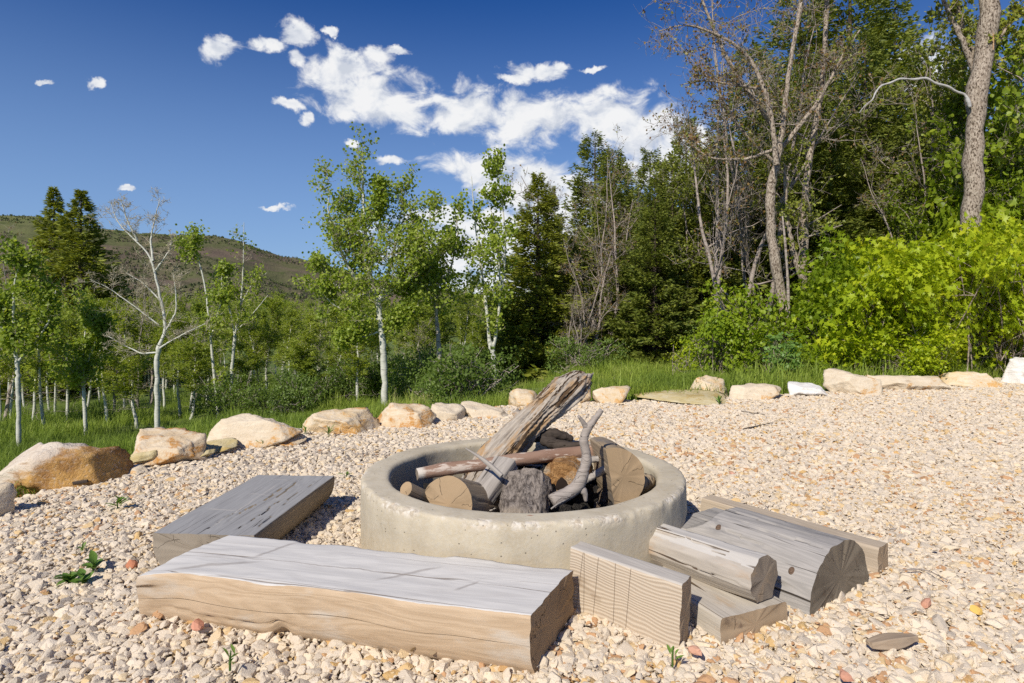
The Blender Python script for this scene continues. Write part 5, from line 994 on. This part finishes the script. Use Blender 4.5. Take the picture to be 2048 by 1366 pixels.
# -- snowberry shrubs
SB = [bush_mesh(521+i, .75, .65, .75, 300, 16, .042, M_SHRUB, LEAF_Q, 10, .075, .8, 7, M_TWIG) for i in range(3)]
r = np.random.RandomState(9); j = 0
for (px0, px1, py0, py1, n) in [(600, 700, 800, 812, 3), (690, 980, 748, 800, 20), (900, 1180, 722, 745, 14), (1100, 1560, 700, 716, 16), (430, 600, 812, 835, 4), (1400, 1560, 700, 712, 5)]:
    zone = 'left of the tallest aspen' if px1 < 720 else 'behind the middle boulders' if px1 < 1000 else 'behind the driftwood log' if px1 < 1200 else 'in front of the dark wood'
    for _ in range(n):
        px = r.uniform(px0, px1); d = hit(px, r.uniform(py0, py1)+10, 8).y; d = max(d, 7.8); p = at(px, d)
        if pad_dist(np.array([p.x]), np.array([p.y]))[0] < .75: continue
        thing_from(SB[j % 3], 'shrub', p, 'low dark green small-leaved shrub in the thicket, '+zone, 'bush', 'low shrubs '+zone, r.uniform(0, 6.28), r.uniform(.9, 1.35), BU, szz=r.uniform(.8, 1.25)*min(1.3, d/10)); j += 1
# tall dark weed behind the boulders
weed = bush_mesh(540, .28, .25, .75, 60, 12, .06, M_WEED, LEAF_H, 8, .06, .6, 5); p = at(1560, 10.6); thing_from(weed, 'weed', p, 'tall dark leafy weed standing behind the low whitish boulder', 'plant', None, names=BU)
ys = bush_mesh(541, .3, .25, .8, 60, 12, .05, M_MAPLE, LEAF_M, 5, .06, .6, 5); p = at(1355, 12.2); thing_from(ys, 'sapling', p, 'small yellow-green sapling in the grass left of the green maples', 'plant', None, names=BU)

# ------------------------------------------------------------------ grass
def tuft(seed, n, hgt, spread, wid):
    r = np.random.RandomState(seed); V, Fc = [], []
    for i in range(n):
        a = r.uniform(0, 2*PI); b = np.array([r.normal(0, spread), r.normal(0, spread), -.02]); L = hgt*r.uniform(.55, 1.1); ln = r.uniform(.1, .6); dr = np.array([math.cos(a), math.sin(a), 0]); sd = np.array([-math.sin(a+r.normal(0, .8)), math.cos(a), 0])*wid
        k = len(V); V += [b-sd/2, b+sd/2, b+dr*L*ln*.35+np.array([0, 0, L*.6])+sd*.4, b+dr*L*ln*.35+np.array([0, 0, L*.6])-sd*.4, b+dr*L*ln+np.array([0, 0, L*(.95-.3*ln)])]
        Fc.append([k, k+1, k+2]); Fc.append([k, k+2, k+3]); Fc.append([k+3, k+2, k+4])
    return np.array(V), np.array(Fc)
M_GI, t = mat('grass')
tn = t.n('ShaderNodeAttribute', dict(attribute_name='tone', attribute_type='INSTANCER')).outputs['Fac']
c = t.ramp(tn, [(0, (.15,.22,.03)), (.4, (.26,.36,.05)), (.75, (.38,.47,.075)), (.90, (.48,.52,.13)), (1, (.55,.48,.27))])
b = t.n('ShaderNodeBsdfPrincipled', _0=c); b.inputs['Roughness'].default_value = .5; b.inputs['Specular IOR Level'].default_value = .3
tr = t.n('ShaderNodeBsdfTranslucent', _0=c); mx = t.n('ShaderNodeMixShader', _0=.4, _1=b.outputs[0], _2=tr.outputs[0]); t.n('ShaderNodeOutputMaterial', _0=mx.outputs[0])
gt = [tuft(600+i, 16, .26, .06, .007) for i in range(4)]+[tuft(610+i, 14, .42, .05, .008) for i in range(2)]
pts = []
for (dmin, dmax, dens) in ((4, 9, 90), (9, 14, 75), (14, 22, 30), (22, 40, 8)):
    n = int(dens*.9*(dmax**2-dmin**2)*1.0); d = np.sqrt(rs.uniform(dmin**2, dmax**2, n)); x = d*rs.uniform(-1.0, 1.05, n)
    s = pad_dist(x, d); cl = fbm(np.stack([x*.9, d*.9, x*0], -1), 81, 3); k = (s > .22) & (cl > -.55 + .0*s); pts.append(np.stack([x[k], d[k]], -1))
pts = np.concatenate(pts); n = len(pts); zt = terrain(pts[:, 0], pts[:, 1]); hs = (1+.9*np.clip((pts[:, 0]-2.0)/3, 0, 1)*np.exp(-((pad_dist(pts[:, 0], pts[:, 1])-.9)/.6)**2))*np.clip(.85+.5*fbm(np.stack([pts[:, 0]*.6, pts[:, 1]*.6, zt*0], -1), 83, 2), .4, 1.5)*np.where(pts[:, 1] > 14, 1.5, 1)
tone = np.clip(.42+.35*fbm(np.stack([pts[:, 0]*.5, pts[:, 1]*.5, zt*0], -1), 85, 3)+.12*rs.normal(size=n)+np.where(pts[:, 0] > 0, .12, 0), 0, 1)
scatter('grass', gt, np.stack([pts[:, 0], pts[:, 1], zt], -1), np.stack([0*tone, 0*tone, rs.uniform(0, 6.28, n)], -1), np.stack([hs*1.1, hs*1.1, hs], -1), np.where(rs.rand(n) < .8, rs.randint(0, 4, n), rs.randint(4, 6, n)), tone, M_GI)
print('grass tufts', n)

# ------------------------------------------------------------------ small plants & twigs on the gravel
def weed_plant(loc, seed, n, L, label, wdt=.018, up=.6, name='weed'):
    r = np.random.RandomState(seed); root = empty(name, loc); prop(root, label, 'plant', 'small green weeds on the gravel')
    for i in range(n):
        a = r.uniform(0, 2*PI); el = r.uniform(up-.35, up+.5); l = L*r.uniform(.6, 1.1); d = np.array([math.cos(a)*math.cos(el), math.sin(a)*math.cos(el), math.sin(el)]); sd = np.cross(d, [0, 0, 1]); sd /= np.linalg.norm(sd); u = np.linspace(0, 1, 6); wprof = np.array([.12, .7, 1, .9, .55, .02])*wdt
        b0 = np.array([r.normal(0, .008), r.normal(0, .008), r.uniform(0, .03)]); c_ = b0+np.outer(u, d)*l-np.outer(u**2, [0, 0, 1])*l*.25; up_ = np.cross(sd, d)
        V = np.concatenate([c_-sd*wprof[:, None]+up_*wprof[:, None]*.35, c_, c_+sd*wprof[:, None]+up_*wprof[:, None]*.35]); Fq = np.array([[j, j+1, j+7, j+6] for j in range(5)]+[[j+6, j+7, j+13, j+12] for j in range(5)])
        link('leaf', make_mesh('leaf', V, [Fq], [M_WEED], None, True, dict(tint=('FLOAT', 'POINT', np.full(18, r.rand(), np.float32)))), root)
    P = np.array([[0, 0, -.02], [0, 0, .02], [.003, 0, .05]]); link('stem', tubes_mesh('stem', [(P, np.array([.004, .004, .002]))], 6, M_WEED), root); return root
weed_plant(gp(140, 1165, .02), 1, 9, .09, 'broad-leaved green weed at left, nearest to the pale bench')
weed_plant(gp(165, 1168, .02), 2, 8, .07, 'small weed clump touching the broad-leaved weed on its right')
weed_plant(gp(186, 1142, .03), 3, 8, .09, 'upright weed sprig above and right of the broad-leaved weed')
weed_plant(gp(235, 1015, .02), 4, 12, .10, 'spreading green weed left of the dark grey bench', .012)
weed_plant(gp(165, 1102, .02), 5, 5, .05, 'tiny yellowish weed between the two larger weeds', .007)
weed_plant(gp(693, 955, .02), 6, 5, .06, 'tiny sprout left of the fire ring rim', .009)
weed_plant(gp(525, 892, .02), 7, 7, .09, 'small weed right of the orange stone', .010)
weed_plant(gp(658, 870, .02), 8, 9, .13, 'grassy weed in front of the banded boulder', .008, .8)
weed_plant(gp(610, 868, .02), 9, 8, .12, 'grassy weed at the foot of the long cream boulder', .008, .8)
weed_plant(gp(1438, 808, .02), 10, 8, .16, 'green sprig beside the yellow flagstone', .010, 1.0)
weed_plant(gp(460, 1330, .02), 11, 5, .05, 'tiny weed in the gravel below the pale bench', .006)
weed_plant(gp(1345, 1322, .02), 12, 5, .045, 'tiny weed in the gravel below the striped timber', .006)
r = np.random.RandomState(12)
for i, (px, py, L, lab) in enumerate([(500, 918, .4, 'dry brown twigs on the gravel left of the flagstones'), (560, 925, .5, 'dry brown twigs on the gravel below the pinkish flagstone'), (640, 912, .5, 'dry brown twigs on the gravel midway to the fire ring'), (700, 915, .4, 'dry brown twigs on the gravel nearest the fire ring'), (345, 915, .3, 'dry stalks between the rounded boulder and flagstones')]):
    g0 = gp(px, py, .02); polys = []
    for q in range(16):
        st = np.array([r.normal(0, L*.4), r.normal(0, L*.3), .012]); a = r.uniform(0, 6.28); polys.append((wiggle(r, st, (math.cos(a), math.sin(a), r.uniform(-.02, .25)), r.uniform(.05, .2), 6, .25, -.02), .0022*np.linspace(1, .5, 6)))
    o = link('dry_twigs', tubes_mesh('dry_twigs', polys, 4, M_TWIG), loc=g0); prop(o, lab, 'twigs', 'dry weeds and twigs on the gravel')
stick('fallen_twig', [gp(1487, 858, .03), gp(1510, 853, .035), gp(1545, 845, .03)], [.008, .006, .003], M_BARKD, 'dark twig lying on the far gravel, lower of two', 'twig', 14, 6)
stick('fallen_twig', [gp(1482, 822, .03), gp(1505, 826, .03), gp(1530, 829, .03)], [.004, .005, .003], M_BARKD, 'dark twig lying on the far gravel, upper of two', 'twig', 14, 6)
stick('fallen_twig', [gp(1800, 1140, .03), gp(1850, 1138, .035), gp(1895, 1160, .03)], [.003, .003, .002], M_TWIG, 'thin pale twig on the gravel right of the grey half log', 'twig', 14, 6)
M_DRY = leaf_mat('dry_leaf', [(.12, .07, .04), (.22, .14, .08), (.34, .24, .14), (.42, .34, .22)], .2)
r = np.random.RandomState(31); q_ = np.stack([r.uniform(-5, 7, 900), r.uniform(1.6, 10, 900)], -1); k = (pad_dist(q_[:, 0], q_[:, 1]) < -.1) & (np.hypot(q_[:, 0]-RC[0], q_[:, 1]-RC[1]) > RO+.03) & (fbm(np.stack([q_[:, 0]*.7, q_[:, 1]*.7, q_[:, 0]*0], -1), 61, 3) > -.15); q_ = q_[k]
lt = leaves_mesh('leaf_litter', np.stack([q_[:, 0], q_[:, 1], np.full(len(q_), .022)], -1), r.normal(0, .4, (len(q_), 3))+np.array([0, 0, 1]), r.uniform(.012, .028, len(q_)), LEAF_H, M_DRY, r, 1.3)
prop(link('leaf_litter', lt), 'dry brown leaf scraps scattered over the gravel', 'leaf litter', kind='stuff')
# red and ochre stones one can single out
for i, (px, py, s, mi_, lab) in enumerate([(265, 1130, .034, (.42,.17,.09), 'red stone touching the left end of the pale bench'), (395, 1252, .036, (.50,.24,.16), 'pinkish red stone under the front edge of the pale bench'), (1390, 1300, .028, (.50,.28,.19), 'pink stone in front of the striped timber'),
        (1852, 1205, .032, (.50,.26,.17), 'flat brick-red stone right of the grey half log'), (1690, 1352, .026, (.47,.24,.16), 'red stone at the bottom edge below the wood chip'), (1952, 1218, .03, (.60,.38,.10), 'mustard yellow stone at lower right'), (1465, 948, .03, (.5,.28,.2), 'salmon stone on the gravel right of the fire ring')]):
    m, t = mat('tinted_stone'); n1 = t.noise(obj_co(t), 30, 4); finish(t, t.mix(n1, mi_, tuple(min(1, c_*1.35) for c_ in mi_)), .9, n1, .5, .01)
    V, Fc = rock_v(2, 700+i, 6, 0, .04, (s, s*.75, s*.5), .4); o = link('stone', make_mesh('stone', V, [Fc], [m], None, False), loc=gp(px, py, .028)); o.rotation_euler = (.2, .15, i*1.3); prop(o, lab, 'stone', 'coloured stones in the gravel')

# ------------------------------------------------------------------ distant hills
def ridge(px): return np.interp(px, [-900,-300,0,60,200,300,400,480,560,620,700,760,820,900,990,1100,1300,1700,3000], [380,400,430,433,457,468,469,482,512,522,545,562,572,582,598,606,604,590,560])
def hill_z(x, y):
    px = CX+F*x/np.maximum(y, 1); rd = 1500.0; top = CAMH+(HY-ridge(px))/F*rd; base = -60.0
    s = np.clip((y-420)/(rd-420), 0, 1.0); sh = s**1.15
    z = base+(top-base)*sh
    P = np.stack([x, y, x*0], -1); z = z + 26*np.clip(s*(1-s)*4, 0, 1)*(fbm(P/260, 91, 5)) + 3*fbm(P/30, 93, 3)*np.clip(s*(1.2-s)*4, 0, 1)
    back = np.clip((y-rd)/1500, 0, 1); return z-back*300
ys_ = np.concatenate([np.linspace(380, 1500, 150), np.linspace(1520, 3200, 16)]); us = np.linspace(-1.5, 1.6, 420); Yg, Ug = np.meshgrid(ys_, us, indexing='ij'); Xg = Ug*Yg; Zg = hill_z(Xg, Yg)
ii = np.arange(Xg.size).reshape(Xg.shape)
m, t = mat('scrub_hillside'); o = obj_co(t)
n1 = t.noise(o, .006, 7, .62, .5); n2 = t.noise(t.v('MULTIPLY', o, (1, .5, 1)), .035, 6, .7); n3 = t.noise(o, .004, 4, .5)
s3 = t.n('ShaderNodeSeparateXYZ', _0=o).outputs
up = t.step(t.m('ADD', s3[2], t.m('MULTIPLY', n3, 120)), 170, 260)
c = t.mix(t.step(n1, .40, .60), (.145, .112, .085), (.11, .115, .055)); c = t.mix(t.m('MULTIPLY', up, .8), c, (.135, .155, .06))
c = t.mix(t.step(n2, .56, .66), c, (.085, .105, .04)); c = t.mix(t.m('MULTIPLY', t.step(t.noise(o, .012, 6, .7), .63, .68), .8), c, (.34, .24, .16))
finish(t, c, 1.0, n2, 1.0, 6, 0)
hill = link('hills', make_mesh('hills', np.stack([Xg, Yg, Zg], -1).reshape(-1, 3), [np.stack([ii[:-1, :-1], ii[:-1, 1:], ii[1:, 1:], ii[1:, :-1]], -1).reshape(-1, 4)], [m])); prop(hill, kind='structure')
# scrub on the hill and woods in the valley (one mass each)
def crown_proto(seed, n=26, w_=.5, q=.28):
    r = np.random.RandomState(seed); V, Fc = [], []
    for i in range(n):
        d = rnd_dir(r, 1)[0]; d[2] = abs(d[2])*1.2; c_ = d*np.array([w_, w_, .75])*r.uniform(.6, 1)+np.array([0, 0, .15]); a, b_ = rnd_dir(r, 2)*q; k = len(V); V += [c_-a, c_+b_, c_+a, c_-b_]; Fc.append([k, k+1, k+2, k+3])
    return np.array(V), np.array(Fc)
cps = [crown_proto(800+i) for i in range(4)]+[crown_proto(810+i, 22, .3) for i in range(2)]
M_SC, t = mat('scrub_foliage'); tn = t.n('ShaderNodeAttribute', dict(attribute_name='tone', attribute_type='INSTANCER')).outputs['Fac']
finish(t, t.ramp(tn, [(0, (.07,.09,.04)), (.4, (.12,.15,.05)), (.7, (.17,.20,.07)), (.85, (.17,.14,.11)), (1, (.20,.165,.13))]), .9)
n = 26000; yy = rs.uniform(430, 1520, n)**1.0; uu = rs.uniform(-1.0, .35, n); xx = uu*yy; px = CX+F*uu; k = (fbm(np.stack([xx/90, yy/90, xx*0], -1), 95, 4) > -.05) | (yy > 1400); xx, yy = xx[k], yy[k]; n = len(xx)
S = rs.uniform(1.6, 4.0, n); scatter('hillside_scrub', cps, np.stack([xx, yy, hill_z(xx, yy)-.5], -1), np.stack([xx*0, xx*0, rs.uniform(0, 6, n)], -1), np.stack([S, S, S*1.1], -1), rs.randint(0, 6, n), rs.rand(n), M_SC)
n = 9000; yy = rs.uniform(110**.5, 560**.5, n)**2; uu = rs.uniform(-1.1, 1.1, n); xx = uu*yy; zz = np.where(yy > 400, hill_z(xx, yy), terrain(xx, yy)); S = rs.uniform(3.0, 7, n)*np.where(yy < 140, .8, 1)
M_FW, t = mat('valley_foliage'); tn = t.n('ShaderNodeAttribute', dict(attribute_name='tone', attribute_type='INSTANCER')).outputs['Fac']
finish(t, t.ramp(tn, [(0, (.06,.08,.02)), (.4, (.15,.21,.035)), (.8, (.25,.33,.055)), (1, (.2,.17,.10))]), .9)
cpl = [crown_proto(830+i, 420, .5, .085) for i in range(4)]
for i, (v_, f_) in enumerate(cpl):
    pass
k = (xx/yy < .35); xx, yy, zz, S = xx[k], yy[k], zz[k], S[k]; n = len(xx)
scatter('valley_woods', cpl, np.stack([xx, yy, zz-.3], -1), np.stack([xx*0, xx*0, rs.uniform(0, 6, n)], -1), np.stack([S*.8, S*.8, S], -1), rs.randint(0, 4, n), rs.rand(n), M_FW)
